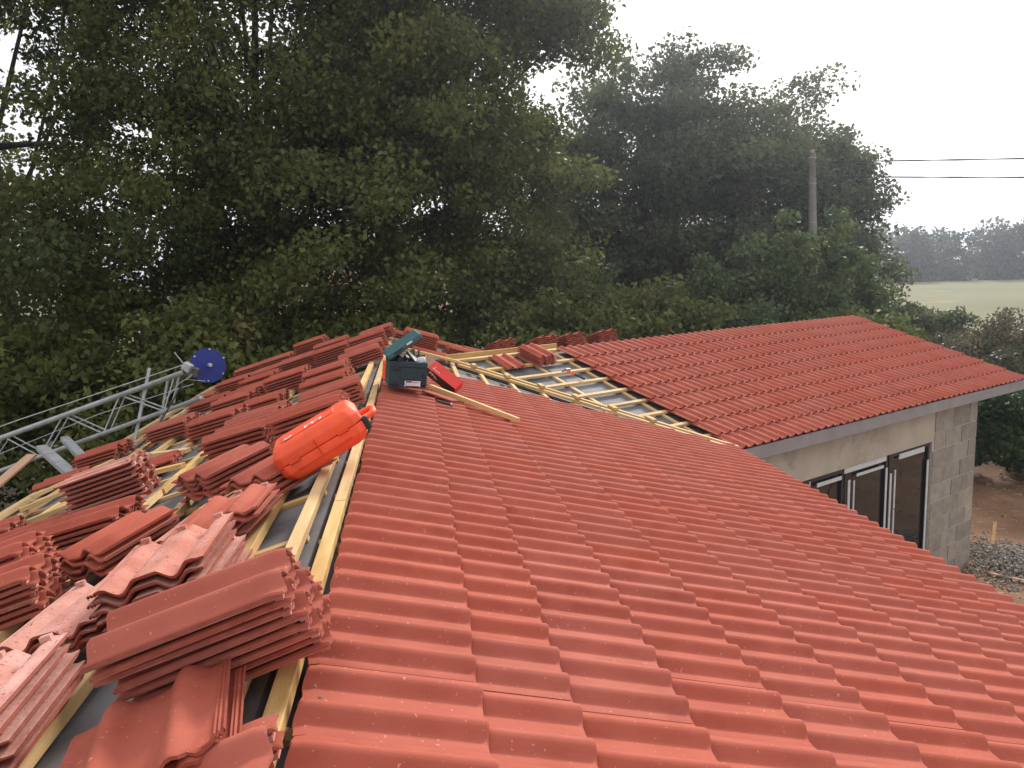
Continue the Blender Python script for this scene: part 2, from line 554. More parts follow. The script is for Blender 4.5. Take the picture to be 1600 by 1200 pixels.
STEP = 0.026
TILT = math.atan(STEP / 0.345)


def lay_tile(me, plane, s_low, t_c, crest_h, parent, rnd, rev=False, n='tile'):
    up = -plane.S
    Y = (up * math.cos(TILT) - plane.N * math.sin(TILT)).normalized()
    Z = (plane.N * math.cos(TILT) + up * math.sin(TILT)).normalized()
    X = Y.cross(Z)
    o = plane.p(s_low + rnd.uniform(-0.006, 0.006), t_c, crest_h - 0.030 + rnd.uniform(-0.0011, 0.0011))
    m = frame_mat(o, X, Y, Z) @ Matrix.Rotation(rnd.uniform(-0.005, 0.005), 4, 'Z') @ Matrix.Rotation(rnd.uniform(-0.004, 0.004), 4, 'Y')
    return mesh_obj(n, me, parent, m)


rt = random.Random(5)
us = [0.304, 1.016] + list(range(2, 11))
for iu, u in enumerate(us):
    s = 0.426 + 0.345 * u
    ncol = 25
    for c in range(ncol):
        v = -9 + 2 * c + 0.5
        lay_tile(me_laid_top if iu == 0 else me_laid, MR, s, -0.452 + 0.15 * v, 0.054, main_right, rt)
for k in range(1, 10):
    for c in range(24):
        lay_tile(me_laid_w, WF, 0.345 * k, 0.03 + 0.305 * (c + 0.5), 0.0, wing_front, rt)


def wood(name, a, b, w, h, up, parent, mat=mat_wood):
    """a batten whose local Y runs along it, so the grain follows it"""
    a, b = V(a), V(b)
    Y = (b - a).normalized(); Z = (up - Y * up.dot(Y)).normalized(); X = Y.cross(Z)
    ln = (b - a).length
    mb = MB(); mb.box((0, ln / 2, 0), (w, ln, h), bev=min(w, h) * 0.06)
    return part(name, mb, mat, parent, mw=frame_mat(a, X, Y, Z))


# stretch the grain of all wood along local Y
for m_ in (mat_wood, mat_oldwood):
    for nd in m_.node_tree.nodes:
        if nd.type == 'MAPPING': nd.inputs['Scale'].default_value = (6, 0.7, 6)

rb = random.Random(11)
# left slope battens (parallel to the ridge) over counter battens (running down the slope)
for s in [0.245, 0.535, 0.835, 1.15, 1.47, 1.80, 2.12, 2.45, 2.74]:
    t0 = T_NEAR
    brk = [T_NEAR, rb.uniform(-2.4, -1.8), rb.uniform(1.8, 2.6), rb.uniform(5.6, 6.6), T_FAR]
    for a, b in zip(brk, brk[1:]):
        sj = rb.uniform(-0.008, 0.008)
        wood('batten', ML.p(s + sj, a + 0.003, -0.0175), ML.p(s + sj + rb.uniform(-.006, .006), b - 0.003, -0.0175), 0.05, 0.035, ML.N, main_left)
for t in np.arange(T_NEAR + 0.3, T_FAR, 0.6):
    wood('counter_batten', ML.p(0.03, t, -0.0445), ML.p(S_LEFT - 0.02, t + rb.uniform(-.01, .01), -0.0445), 0.045, 0.02, ML.N, main_left)
# ridge battens
for s, hh in ((0.0, -0.02),):
    for a, b in ((T_NEAR, 1.35), (1.356, 5.2), (5.206, T_FAR)):
        wood('ridge_batten', ML.p(0.045, a, -0.013), ML.p(0.045, b, -0.013), 0.045, 0.04, V((0, 0, 1)), main_left)
for a, b in ((T_NEAR, 0.62), (0.626, 4.35), (4.356, T_FAR)):
    wood('ridge_batten', MR.p(0.075, a, -0.012), MR.p(0.075, b, -0.012), 0.045, 0.04, V((0, 0, 1)), main_right)
for t in np.arange(T_NEAR + 0.3, T_FAR, 0.6):
    wood('counter_batten', MR.p(0.02, t, -0.068), MR.p(0.30, t, -0.068), 0.045, 0.02, MR.N, main_right)
    wood('counter_batten', MR.p(0.0, t + 0.3, -0.056), ML.p(0.0, t + 0.3, -0.0), 0.03, 0.02, V((0, 0, 1)), main_right) if False else None
# bare part of the right slope past the tiles and beyond the wing
for s in (0.55, 0.87):
    wood('batten', MR.p(s, 5.5, -0.035), MR.p(s, va_t + (s - va_s) / (bs / bt) - 0.05 if s > va_s else 9.95, -0.035), 0.05, 0.035, MR.N, main_right)
for s in (1.25, 1.6, 1.95, 2.3):
    tt = va_t + (s - va_s) / (bs / bt) + 0.08
    wood('batten', MR.p(s, tt, -0.035), MR.p(s, T_FAR - 0.02, -0.035), 0.05, 0.035, MR.N, main_right)
for t in (5.75, 6.3, 6.9, 7.5, 8.1, 8.7, 9.3):
    lim = 0.95 if t < va_t else va_s + (t - va_t) * bs / bt - 0.05
    wood('counter_batten', MR.p(0.32, t, -0.0665), MR.p(lim, t, -0.0665), 0.045, 0.02, MR.N, main_right)
# the few battens that show between the last tiles and the valley
for i, s in enumerate((1.2, 1.55, 1.9, 2.25, 2.6, 2.95)):
    tv = vb_t + (va_t - vb_t) * (vb_s - s) / (vb_s - va_s)
    wood('batten', MR.p(s, 5.2, -0.035), MR.p(s, tv - 0.10, -0.035), 0.045, 0.032, MR.N, main_right)
# wing battens
for s in (0.297, 0.635, 0.966, 1.318, 1.66, 2.00, 2.33, 2.662, 2.98):
    f = (s + 0.16) / (WE + 0.16)
    tl = wa.dot(WF.T) + (wb.dot(WF.T) - wa.dot(WF.T)) * f + 0.06
    wood('batten', WF.p(s, tl, -0.0925), WF.p(s + 0.006, wl_t - 0.1, -0.0925), 0.05, 0.03, WF.N, wing_front)
wood('ridge_batten', WF.p(-0.055, -1.75, -0.085), WF.p(-0.055, wl_t - 0.05, -0.085), 0.05, 0.035, WF.N, wing_front)
wood('ridge_batten', WF.p(-0.175, -1.70, -0.075), WF.p(-0.175, 0.12, -0.075), 0.04, 0.06, V((0, 0, 1)), wing_front)
for i, t in enumerate((-1.72, -1.45, -1.14, -0.59, -0.03, 0.53, 1.1, 1.7, 2.3, 2.9, 3.5, 4.1, 4.7, 5.3, 5.9, 6.5, 7.1)):
    s1 = WE - 0.02
    if t < wb.dot(WF.T):
        s1 = min(s1, -0.16 + (WE + 0.16) * (t - wa.dot(WF.T)) / (wb.dot(WF.T) - wa.dot(WF.T)) - 0.05)
    if s1 > 0.05:
        wood('counter_batten', WF.p(-0.14, t, -0.120), WF.p(s1, t, -0.120), 0.045, 0.024, WF.N, wing_front)
# valley boards, doubled, with short stubs across
va_w = V(VA); dv = (VB - VA)
dvn = dv.normalized()
sidew = V((-dvn.y, dvn.x, 0)).normalized()
for off, h, a, b in ((0.0, -0.05, -0.05, 0.46), (0.0, -0.05, 0.463, 0.98), (-0.20, -0.03, 0.04, 0.55), (-0.20, -0.03, 0.553, 0.97)):
    up = V((0, 0, 1))
    wood('valley_board', VA + dv * a + sidew * off + up * h, VA + dv * b + sidew * off + up * h, 0.045, 0.028, up, wing_front)
for i in range(6):
    q = VA + dv * (0.07 + 0.125 * i)
    d2 = -V((MR.T.x, MR.T.y, 0)) * 0.26
    wood('valley_stub', q + V((0, 0, -0.025)) - d2 * 0.2, q + d2 + V((0, 0, -0.012)), 0.05, 0.028, V((0, 0, 1)), wing_front)
wood('ridge_board', MR.p(0.50, 7.30, -0.005) , MR.p(0.22, 8.05, 0.02), 0.05, 0.03, V((0, 0, 1)), main_right)
wood('ridge_board', MR.p(0.93, 7.05, 0.035), MR.p(-0.02, 7.12, 0.02), 0.07, 0.028, V((0, 0, 1)), main_right)
# fascias
E0 = WF.p(WE + 0.035, 0, 0)


def wall_box(name, a, b, z0, z1, th, mat, parent, inward):
    """vertical panel between plan points a,b; outer face through them"""
    a, b = V((a[0], a[1], 0)), V((b[0], b[1], 0))
    vs = []
    for p in (a, b, b + inward * th, a + inward * th):
        vs.append(V((p.x, p.y, z0)))
    for p in (a, b, b + inward * th, a + inward * th):
        vs.append(V((p.x, p.y, z1)))
    mb = MB(); mb.add(vs, [(3, 2, 1, 0), (4, 5, 6, 7), (0, 1, 5, 4), (1, 2, 6, 5), (2, 3, 7, 6), (3, 0, 4, 7)])
    return part(name, mb, mat, parent)


ez = WF.p(0.345 * 9, 0, 0).z
DH = V((WF.S.x, WF.S.y, 0)).normalized()
e1 = WF.p(0.345 * 9 - 0.03, wb.dot(WF.T) - 0.3, 0); e2 = WF.p(0.345 * 9 - 0.03, wl_t + 0.04, 0)
wall_box('fascia', e1, e2, ez - 0.212, ez - 0.062, 0.02, mat_fascia, house, -DH)
# soffit
mb = MB(); c1 = e1 - DH * 0.0225; c2 = e2 - DH * 0.0225
mb.add([V((c1.x, c1.y, ez - 0.200)), V((c2.x, c2.y, ez - 0.200)), V((c2.x, c2.y, ez - 0.200)) - DH * 0.33, V((c1.x, c1.y, ez - 0.200)) - DH * 0.33,
        V((c1.x, c1.y, ez - 0.185)), V((c2.x, c2.y, ez - 0.185)), V((c2.x, c2.y, ez - 0.185)) - DH * 0.33, V((c1.x, c1.y, ez - 0.185)) - DH * 0.33],
       [(3, 2, 1, 0), (4, 5, 6, 7), (0, 1, 5, 4), (1, 2, 6, 5), (2, 3, 7, 6), (3, 0, 4, 7)])
part('soffit', mb, mat_fascia, house)
# verge board under the wing's gable edge
wood('verge_board', WF.p(-0.16, wl_t - 0.012, -0.155), WF.p(WE, wl_t - 0.012, -0.155), 0.02, 0.13, WF.N, house, mat_fascia)
wood('verge_board', WR.p(0.0, wl_t - 0.012, -0.155), WR.p(3.25, wl_t - 0.012, -0.155), 0.02, 0.13, WR.N, house, mat_fascia)
# main roof eaves boards
mrs = V((MR.S.x, MR.S.y, 0)).normalized()
pa, pb = MR.p(S_RIGHT - 0.03, T_NEAR, 0), MR.p(S_RIGHT - 0.03, vb_t - 0.1, 0)
wall_box('fascia', pa, pb, pa.z - 0.19, pa.z - 0.01, 0.02, mat_fascia, house, -mrs)
pa, pb = ML.p(S_LEFT + 0.004, T_NEAR, 0), ML.p(S_LEFT + 0.004, T_FAR, 0)
wall_box('eaves_board', pa, pb, pa.z - 0.14, pa.z + 0.0, 0.025, mat_wood, house, mrs)

# walls of the wing: front wall in real pieces (window opening between n = 1.55 and 4.85)
PW = WF.p(0.345 * 9.2, 0, 0) - DH * 0.35
PW.z = 0
TW = V((R2.x, R2.y, 0))


def wp(n, z, d=0.0):
    q = PW + TW * n - DH * d
    return V((q.x, q.y, z))


ztop = 2.86
WTH = 0.2


def wslab(name, n0, n1, z0, z1, mat, parent=house, d0=0.0, th=WTH):
    mb = MB()
    vs = [wp(n0, z0, d0), wp(n1, z0, d0), wp(n1, z0, d0 + th), wp(n0, z0, d0 + th), wp(n0, z1, d0), wp(n1, z1, d0), wp(n1, z1, d0 + th), wp(n0, z1, d0 + th)]
    mb.add(vs, [(3, 2, 1, 0), (4, 5, 6, 7), (0, 1, 5, 4), (1, 2, 6, 5), (2, 3, 7, 6), (3, 0, 4, 7)])
    return part(name, mb, mat, parent)


front_wall = wslab('wing_front_wall', 4.86, 6.245, 0.0, ztop - 0.25, mat_mortar, d0=0.006)
wslab('wing_lintel', -0.6, 4.90, 2.245, ztop, mat_wallr)
wslab('wing_front_wall', -0.6, 1.56, 0.0, 2.243, mat_wallr, d0=0.003)
rk = random.Random(3)
bh = 0.2655
zj = 2.10
zz = [zj - bh * i for i in range(9)]
tops = [(zj + bh, zj)] + [(zz[i], zz[i + 1]) for i in range(7)] + [(zz[7], 0.0)]
tops.insert(0, (ztop - 0.02, zj + bh))
for r, (z1, z0) in enumerate(tops):
    x0_ = 4.905 if z1 > 2.25 else 4.862
    edges = [x0_] + ([5.24, 5.75] if r % 2 else [5.49, 5.99]) + [6.25]
    for a, b in zip(edges, edges[1:]):
        if b - a < 0.03: continue
        o = wslab('block', a + 0.008, b - 0.008, z0 + 0.008, z1 - 0.008, mat_block, front_wall, d0=rk.uniform(-0.007, -0.001), th=0.03)
# gable end and rear wall of the wing, and the main body's walls
GP = PW + TW * 6.25
gdir = -DH
def gslab(name, a, b, z0, z1, mat, parent=house, pent=False):
    q0 = GP + gdir * a; q1 = GP + gdir * b
    return wall_box(name, q0, q1, z0, z1, 0.2, mat, parent, -TW)
gable = gslab('wing_gable_wall', 0.22, 5.2, 0, ztop - 0.02, mat_mortar)
rows = [(0.0, 0.232)] + [(0.232 + bh * i, 0.232 + bh * (i + 1)) for i in range(10)]
for r, (z0, z1) in enumerate(rows):
    x = 0.008 if r % 2 else -0.25
    while x < 5.2:
        a, b = max(x, 0.008), min(x + 0.5, 5.2)
        if b - a > 0.05:
            q0 = GP + gdir * (a + 0.006) + TW * 0.006; q1 = GP + gdir * (b - 0.006) + TW * 0.006
            wall_box('block', q0, q1, z0 + 0.006, min(z1, ztop) - 0.006, 0.03, mat_block, gable, -TW)
        x += 0.51
mb = MB()
g0 = GP + gdir * 0.0; g1 = GP + gdir * 5.2; gm = GP + gdir * 2.8
zt = ztop - 0.0; zp = 3.62
vs = [V((g0.x, g0.y, zt)), V((g1.x, g1.y, zt)), V((gm.x, gm.y, zp))]
vs += [v - TW * 0.2 for v in vs]
mb.add(vs, [(0, 1, 2), (5, 4, 3), (0, 3, 4, 1), (1, 4, 5, 2), (2, 5, 3, 0)])
part('wing_gable_peak', mb, mat_block, house)
rw0 = GP + gdir * 5.2; rw1 = rw0 - TW * 6.3
wall_box('wing_rear_wall', rw0, rw1, 0, ztop, 0.2, mat_wallr, house, DH)
# main walls
a = MR.p(S_RIGHT - 0.42, T_NEAR + 0.35, 0); b = MR.p(S_RIGHT - 0.42, vb_t - 0.35, 0)
wall_box('main_right_wall', a, b, 0, 2.76, 0.2, mat_wallr, house, -mrs)
a2 = ML.p(S_LEFT - 0.35, T_NEAR + 0.35, 0); b2 = ML.p(S_LEFT - 0.35, T_FAR - 0.3, 0)
wall_box('main_left_wall', a2, b2, 0, 3.05, 0.2, mat_wallr, house, mrs)
for tt, nm, inw in ((T_NEAR + 0.35, 'main_near_wall', RT), (T_FAR - 0.3, 'main_far_wall', -RT)):
    q0 = ML.p(S_LEFT - 0.55, tt, 0); q1 = MR.p(S_RIGHT - 0.62 if tt < 5 else 2.2, tt, 0)
    wall_box(nm, q0, q1, 0, 2.9, 0.2, mat_wallr, house, inw)

# windows in the wing
window = MB()
win = None


def wbar(mb, n0, n1, z0, z1, d0, d1):
    vs = [wp(n0, z0, d0), wp(n1, z0, d0), wp(n1, z0, d1), wp(n0, z0, d1), wp(n0, z1, d0), wp(n1, z1, d0), wp(n1, z1, d1), wp(n0, z1, d1)]
    mb.add(vs, [(3, 2, 1, 0), (4, 5, 6, 7), (0, 1, 5, 4), (1, 2, 6, 5), (2, 3, 7, 6), (3, 0, 4, 7)])


def make_window(n0, n1, label, strips):
    fr = MB()
    w = 0.042
    wbar(fr, n0, n0 + w, 0.02, 2.24, 0.03, 0.10); wbar(fr, n1 - w, n1, 0.02, 2.24, 0.03, 0.10)
    wbar(fr, n0 + w, n1 - w, 2.185, 2.24, 0.03, 0.10); wbar(fr, n0 + w, n1 - w, 0.02, 0.09, 0.03, 0.10)
    f = part('window', fr, mat_frame, house); tag(f, label)
    g = MB(); wbar(g, n0 + w, n1 - w, 0.09, 2.185, 0.060, 0.072)
    part('pane', g, mat_glass, f)
    for (a, b, z0, z1) in strips:
        s_ = MB(); wbar(s_, a, b, z0, z1, 0.018, 0.0275)
        part('protective_strip', s_, mat_strip, f)
    return f


make_window(1.60, 2.56, 'narrow dark window half hidden by the roof, nearest the valley', [(1.78, 1.80, 0.1, 2.2), (1.95, 2.50, 2.10, 2.15)])
make_window(2.60, 3.66, 'dark middle window with peeling white edge strips', [(2.56, 3.60, 2.165, 2.235), (2.66, 2.71, 0.1, 2.06), (2.79, 2.82, 0.1, 2.03), (3.60, 3.645, 0.1, 2.06), (2.86, 3.54, 2.075, 2.115)])
make_window(3.70, 4.83, 'wide dark right window next to the block corner', [(3.95, 4.66, 2.125, 2.20), (3.72, 3.765, 0.1, 1.96), (3.84, 3.875, 0.1, 1.99), (4.76, 4.81, 0.1, 1.98)])
mb = MB(); wbar(mb, 3.5, 3.52, 1.2, 1.3, -0.01, 0.03)
# dangling film
fm_ = MB(); fm_.tube([wp(3.92, 2.08, -0.005), wp(3.90, 1.98, -0.03), wp(3.93, 1.9, -0.02)], 0.008, 5)
fm_.tube([wp(3.80, 1.45, -0.01), wp(3.83, 1.38, -0.05), wp(3.90, 1.36, -0.08)], 0.008, 5)
fm_.tube([wp(2.5, 2.1, -0.01), wp(2.44, 1.9, -0.05), wp(2.42, 1.6, -0.03)], 0.008, 5)
part('loose_film', fm_, mat_cable, house)
# dark rooms behind the glass (floor and back partition)
mb = MB(); wbar(mb, -0.4, 6.0, 0.0, 2.8, 4.2, 4.3)
part('inner_partition', mb, mat_wallr, house)

# ------------------------------------------------------------------ loose tiles in stacks
# plane, s, t, angle of the long axis (0 = along the ridge, 90 = down the slope), count, flipped, phrase, start height
STACKS = [
    ('L', 0.050, -0.615, -84, 8, 0, 'big leaning stack in front, beside the tiled edge', 0.0),
    ('L', 0.075, -1.270, -88, 2, 0, 'pair lying lowest at the bottom frame edge', 0.0),
    ('L', 0.115, -1.110, 11, 2, 0, 'broken pair in front of the big leaning stack', 0.030),
    ('L', 0.640, -0.735, 1.8, 5, 1, 'upturned pale stack in the bottom left corner', 0.0),
    ('L', 0.655, -0.050, -9.9, 3, 1, 'upturned pale stack left of the big front stack', 0.0),
    ('L', 0.341, -0.125, -1.2, 6, 1, 'upturned pale stack just behind the big front stack', 0.0),
    ('L', 0.365, 0.560, -12, 3, 1, 'upturned pale stack below the orange case', 0.0),
    ('L', 0.330, 0.440, -4, 2, 0, 'broken red pair lying on the pale upturned stack', 0.08),
    ('L', 0.884, 0.835, -29.6, 4, 0, 'stack with an arched gap facing the camera', 0.0),
    ('L', 0.577, 1.590, -42.8, 5, 0, 'wavy fronted stack left of the orange case', 0.0),
    ('L', 0.248, 1.175, -33.0, 4, 0, 'low wavy stack touching the orange case', 0.0),
    ('L', 1.366, 2.141, -86.3, 8, 1, 'tall pale-backed stack beside the hoist brackets', 0.0),
    ('L', 1.242, 1.476, -101.2, 4, 0, 'long low stack behind the arched gap stack', 0.0),
    ('L', 1.412, 0.882, -84.0, 7, 0, 'tall stack cut by the left frame edge', 0.0),
    ('L', 2.250, 2.341, -84.0, 3, 0, 'low stack at the left frame edge', 0.0),
    ('L', 1.216, 0.470, -84.0, 6, 0, 'stack showing its wavy end at lower left', 0.0),
    ('L', 1.800, 2.000, -88, 2, 0, 'small pair left of the tall pale-backed stack', 0.0),
    ('L', 2.62, 4.30, -98.0, 1, 0, 'single tile along the left eaves', 0.0),
    ('L', 2.421, 4.707, -104.0, 4, 0, 'stack at the eaves beside the steel brackets', 0.0),
    ('L', 1.805, 4.803, -104.0, 5, 0, 'stack under the hoist post', 0.0),
    ('L', 1.237, 4.064, -104.0, 5, 0, 'stack right of the one under the hoist post', 0.0),
    ('L', 0.710, 3.211, -104.0, 5, 0, 'stack right behind the seven-tile stack', 0.0),
    ('L', 0.611, 2.257, -104.0, 7, 0, 'seven-tile stack behind the wavy fronted stack', 0.0),
    ('L', 1.517, 3.121, -84.0, 2, 0, 'small pair behind the tall pale-backed stack', 0.0),
    ('L', 1.818, 6.202, -104.0, 4, 0, 'stack below the end of the hoist tube', 0.0),
    ('L', 1.419, 5.530, -104.0, 4, 0, 'second stack in from the hoist tube end', 0.0),
    ('L', 0.989, 4.668, -104.0, 3, 0, 'low stack behind the one with a bare batten gap', 0.0),
    ('L', 1.325, 6.047, -104.0, 4, 0, 'stack behind the second from the hoist tube', 0.0),
    ('L', 2.367, 8.300, -104.0, 1, 0, 'single tile on the eaves batten by the blue disc', 0.0),
    ('L', 1.780, 7.30, -102.0, 6, 0, 'stack right of the blue disc, second row', 0.0),
    ('L', 1.300, 6.42, -104.0, 6, 0, 'stack in the middle of the far left slope', 0.0),
    ('L', 1.800, 8.40, -100.0, 7, 0, 'farthest stack just right of the blue disc', 0.0),
    ('L', 1.360, 7.95, -98.0, 8, 0, 'second stack right of the blue disc, farthest row', 0.0),
    ('L', 1.350, 7.28, -92.0, 6, 0, 'stack between the blue disc and the tall far stack', 0.0),
    ('L', 0.860, 5.520, -97.0, 6, 0, 'six-tile stack left of a bare underlay gap', 0.0),
    ('L', 0.420, 5.000, -95.4, 5, 0, 'five-tile stack in the middle near the ridge', 0.0),
    ('L', 0.940, 6.95, -94.0, 7, 0, 'stack in front of the far tall one', 0.0),
    ('L', 0.960, 8.35, -100.0, 10, 0, 'tall far stack standing above its neighbours', 0.0),
    ('L', 0.570, 7.45, -98.0, 8, 0, 'far stack right of the tall one', 0.0),
    ('L', 0.520, 6.85, -98.0, 7, 0, 'stack in front of the far row, right of centre', 0.0),
    ('L', 0.355, 4.390, -101.9, 4, 0, 'four-tile stack beside the ridge batten', 0.0),
    ('L', 0.171, 3.037, -84.4, 6, 0, 'six-tile stack next to the ridge, behind the case', 0.0),
    ('L', 0.150, 1.960, -90.7, 8, 0, 'eight-tile stack directly behind the orange case', 0.0),
    ('L', 0.135, 5.620, -86.0, 5, 0, 'open stack against the ridge left of the toolbox', 0.0),
    ('L', 0.120, 6.85, -86.0, 7, 0, 'stack close to the ridge top', 0.0),
    ('L', 0.060, 7.95, -94.0, 6, 0, 'last stack at the ridge top on the left', 0.0),
    ('L', 0.120, 6.25, -86.0, 5, 0, 'five-tile stack at the ridge left of the lid', 0.0),
    ('R', 0.440, 7.66, 86.0, 9, 0, 'tall stack behind the toolbox lid', 0.0),
    ('R', 0.200, 8.80, 86.0, 3, 0, 'small pile at the very ridge top', 0.0),
    ('R', 0.900, 8.90, 86.0, 3, 0, 'small pile beyond the tall stack behind the lid', 0.0),
    ('R', 1.020, 8.00, 84.0, 5, 0, 'low stack where the two roofs meet', 0.0),
    ('R', 1.300, 8.75, 84.0, 4, 0, 'low stack farthest back where the roofs meet', 0.0),
    ('R', 0.600, 7.480, 104.0, 2, 0, 'slanted pair behind the toolbox', 0.0),
    ('W', 0.190, -0.965, 92.0, 1, 0, 'single tile on the bare wing battens', 0.0),
    ('W', 0.190, -0.520, 84.0, 5, 0, 'small stack on the bare wing battens', 0.0),
    ('B', 0.36, -0.60, 76.0, 7, 0, 'leftmost stack behind the wing ridge', 0.0),
    ('B', 0.36, 0.12, 80.0, 7, 0, 'second stack behind the wing ridge', 0.0),
    ('B', 0.36, 0.66, 80.0, 7, 0, 'third stack behind the wing ridge', 0.0),
    ('B', 0.36, 1.28, 78.0, 7, 0, 'rightmost stack behind the wing ridge', 0.0),
]
ORD = {1: ['the'], 2: ['upper', 'lower'], 3: ['top', 'middle', 'bottom']}
WORDS = ['second', 'third', 'fourth', 'fifth', 'sixth', 'seventh', 'eighth', 'ninth', 'tenth']
PITCH = 0.0262
rs = random.Random(21)
planes = {'L': (ML, 0.0), 'R': (MR, -0.0175), 'W': (WF, -0.076), 'B': (WR, -0.02)}
for si, (pl, s, t, ang, n, flip, phrase, h0) in enumerate(STACKS):
    P, base = planes[pl]
    a = rad(ang)
    lean_s = rs.uniform(-0.006, 0.006); lean_t = rs.uniform(-0.005, 0.005)
    if si == 0: lean_s, lean_t, t = 0.003, -0.014, -0.665
    for i in range(n):          # i = 0 is the bottom tile
        aj = a + rad(rs.uniform(-2.0, 2.0))
        Y0 = P.S * math.sin(aj) + P.T * math.cos(aj)      # long axis, head of the tile
        Z0 = P.N
        X0 = Y0.cross(Z0)
        zc = base + h0 + TH + PITCH * i + 0.001
        js, jt = rs.uniform(-0.012, 0.012), rs.uniform(-0.010, 0.010)
        c = P.p(s + lean_s * (i - n / 2) + js, t + lean_t * i + jt, zc)
        m = frame_mat(c, X0, Y0, Z0)
        if flip:
            m = m @ Matrix.Rotation(math.pi, 4, 'Y') @ Matrix.Translation(V((0, -0.21, -0.024)))
        else:
            m = m @ Matrix.Translation(V((0, -0.21, 0.0)))
        if si == 2: m = m @ Matrix.Rotation(rad(1 + i), 4, 'X') @ Matrix.Rotation(rad(-4), 4, 'Y')
        me = me_loose
        if si in (2, 7) : me = me_broken
        o = mesh_obj('roof_tile', me, None, m)
        if n == 1: lab = 'red roof tile, ' + phrase
        elif n == 2: lab = ('upper' if i == 1 else 'lower') + ' red roof tile of the ' + phrase
        else:
            if i == n - 1: w = 'top'
            elif i == 0: w = 'bottom'
            else: w = WORDS[n - 2 - i] + ' from top'
            lab = w + ' tile, ' + phrase
        tag(o, lab, 'roof tile', 'loose red roof tiles stacked on the roof', 'thing')

# ------------------------------------------------------------------ orange tool case
cA = ML.p(0.135, 1.20, 0)
case_o = V((-0.985, 3.42, -0.935 + CAMZ))
caseX = V((0.300, 0.075, 0.165)).normalized()
caseY = V((-0.02, 1.0, 0.10)); caseY = (caseY - caseX * caseY.dot(caseX)).normalized()
caseZ = caseX.cross(caseY)
case = empty('tool_case', case_o, 'bright orange plastic tool case lying across the ridge battens', 'tool case')
mc = frame_mat(case_o, caseX, caseY, caseZ)
CL, CD, CH = 0.43, 0.33, 0.17


def prism_case(z0, z1, inset, out):
    """octagonal plan shell with softened rims"""
    mb = MB()
    def ring(k, z):
        x0, x1, y0, y1 = k, CL - k, k, CD - k
        c = 0.034
        return [(x0 + c, y0, z), (x1 - c, y0, z), (x1, y0 + c, z), (x1, y1 - c, z), (x1 - c, y1, z), (x0 + c, y1, z), (x0, y1 - c, z), (x0, y0 + c, z)]
    lv = [(inset + 0.012, z0), (inset, z0 + 0.012), (out, (z0 + z1) / 2), (out, z1)] if z0 < CH / 2 - 0.001 else [(out, z0), (out, (z0 + z1) / 2), (inset, z1 - 0.012), (inset + 0.012, z1)]
    vs, fs = [], []
    for k, z in lv: vs += ring(k, z)
    for q in range(3):
        for i in range(8):
            fs.append((q * 8 + i, q * 8 + (i + 1) % 8, (q + 1) * 8 + (i + 1) % 8, (q + 1) * 8 + i))
    fs.append(tuple(reversed(range(8)))); fs.append(tuple(range(24, 32)))
    mb.add(vs, fs)
    return mb


def bevel_me(me, w, seg=2):
    bm = bmesh.new(); bm.from_mesh(me)
    bmesh.ops.recalc_face_normals(bm, faces=bm.faces)
    bmesh.ops.bevel(bm, geom=list(bm.edges), offset=w, segments=seg, affect='EDGES', profile=0.6)
    for f in bm.faces: f.smooth = True
    bm.to_mesh(me); bm.free()
    return me


me_ = bevel_me(prism_case(0.0, CH / 2 - 0.002, 0.022, 0.006).me('case_base', mat_orange), 0.005)
mesh_obj('case_base', me_, case, mc)
me_ = bevel_me(prism_case(CH / 2 + 0.002, CH, 0.022, 0.006).me('case_lid', mat_orange), 0.005)
mesh_obj('case_lid', me_, case, mc)
mb = MB()
mb.box((0.205, 0.16, CH / 2), (0.38, 0.29, 0.006)); part('case_seam', mb, mat_orange2, case, mw=mc)
mb = MB(); mb.box((0.205, 0.004, CH / 2), (0.005, 0.010, CH * 0.5), bev=0.002); part('case_rib', mb, mat_orange2, case, mw=mc)
mb = MB(); mb.box((0.205, 0.16, CH + 0.002), (0.26, 0.16, 0.008), bev=0.003); part('raised_panel', mb, mat_orange, case, mw=mc)
# handle end with dark latches
mb = MB(); mb.tube([(CL - 0.02, 0.09, 0.075), (CL + 0.045, 0.10, 0.075), (CL + 0.055, 0.13, 0.075), (CL + 0.055, 0.22, 0.075), (CL + 0.045, 0.25, 0.075), (CL - 0.02, 0.26, 0.075)], 0.015, 10)
part('handle', mb, mat_orange, case, True, mc)
for y in (0.055, 0.29):
    mb = MB(); mb.box((CL + 0.004, y, 0.06), (0.03, 0.04, 0.06), bev=0.006); part('latch', mb, mat_black, case, mw=mc)
for y0, z0 in ((-0.001, 0.045),):
    mb = MB(); mb.box((CL / 2, 0.004, z0), (CL * 0.62, 0.010, 0.006), bev=0.002); part('moulded_rim', mb, mat_orange2, case, mw=mc)
for x in (0.09, 0.33):
    mb = MB(); mb.tube([(x - 0.025, 0.002, CH / 2), (x + 0.025, 0.002, CH / 2)], 0.007, 8); part('hinge', mb, mat_orange2, case, mw=mc)
mb = MB(); mb.box((0.31, 0.22, CH + 0.0065), (0.05, 0.03, 0.004), bev=0.001); part('recess_plate', mb, mat_orange2, case, mw=mc)
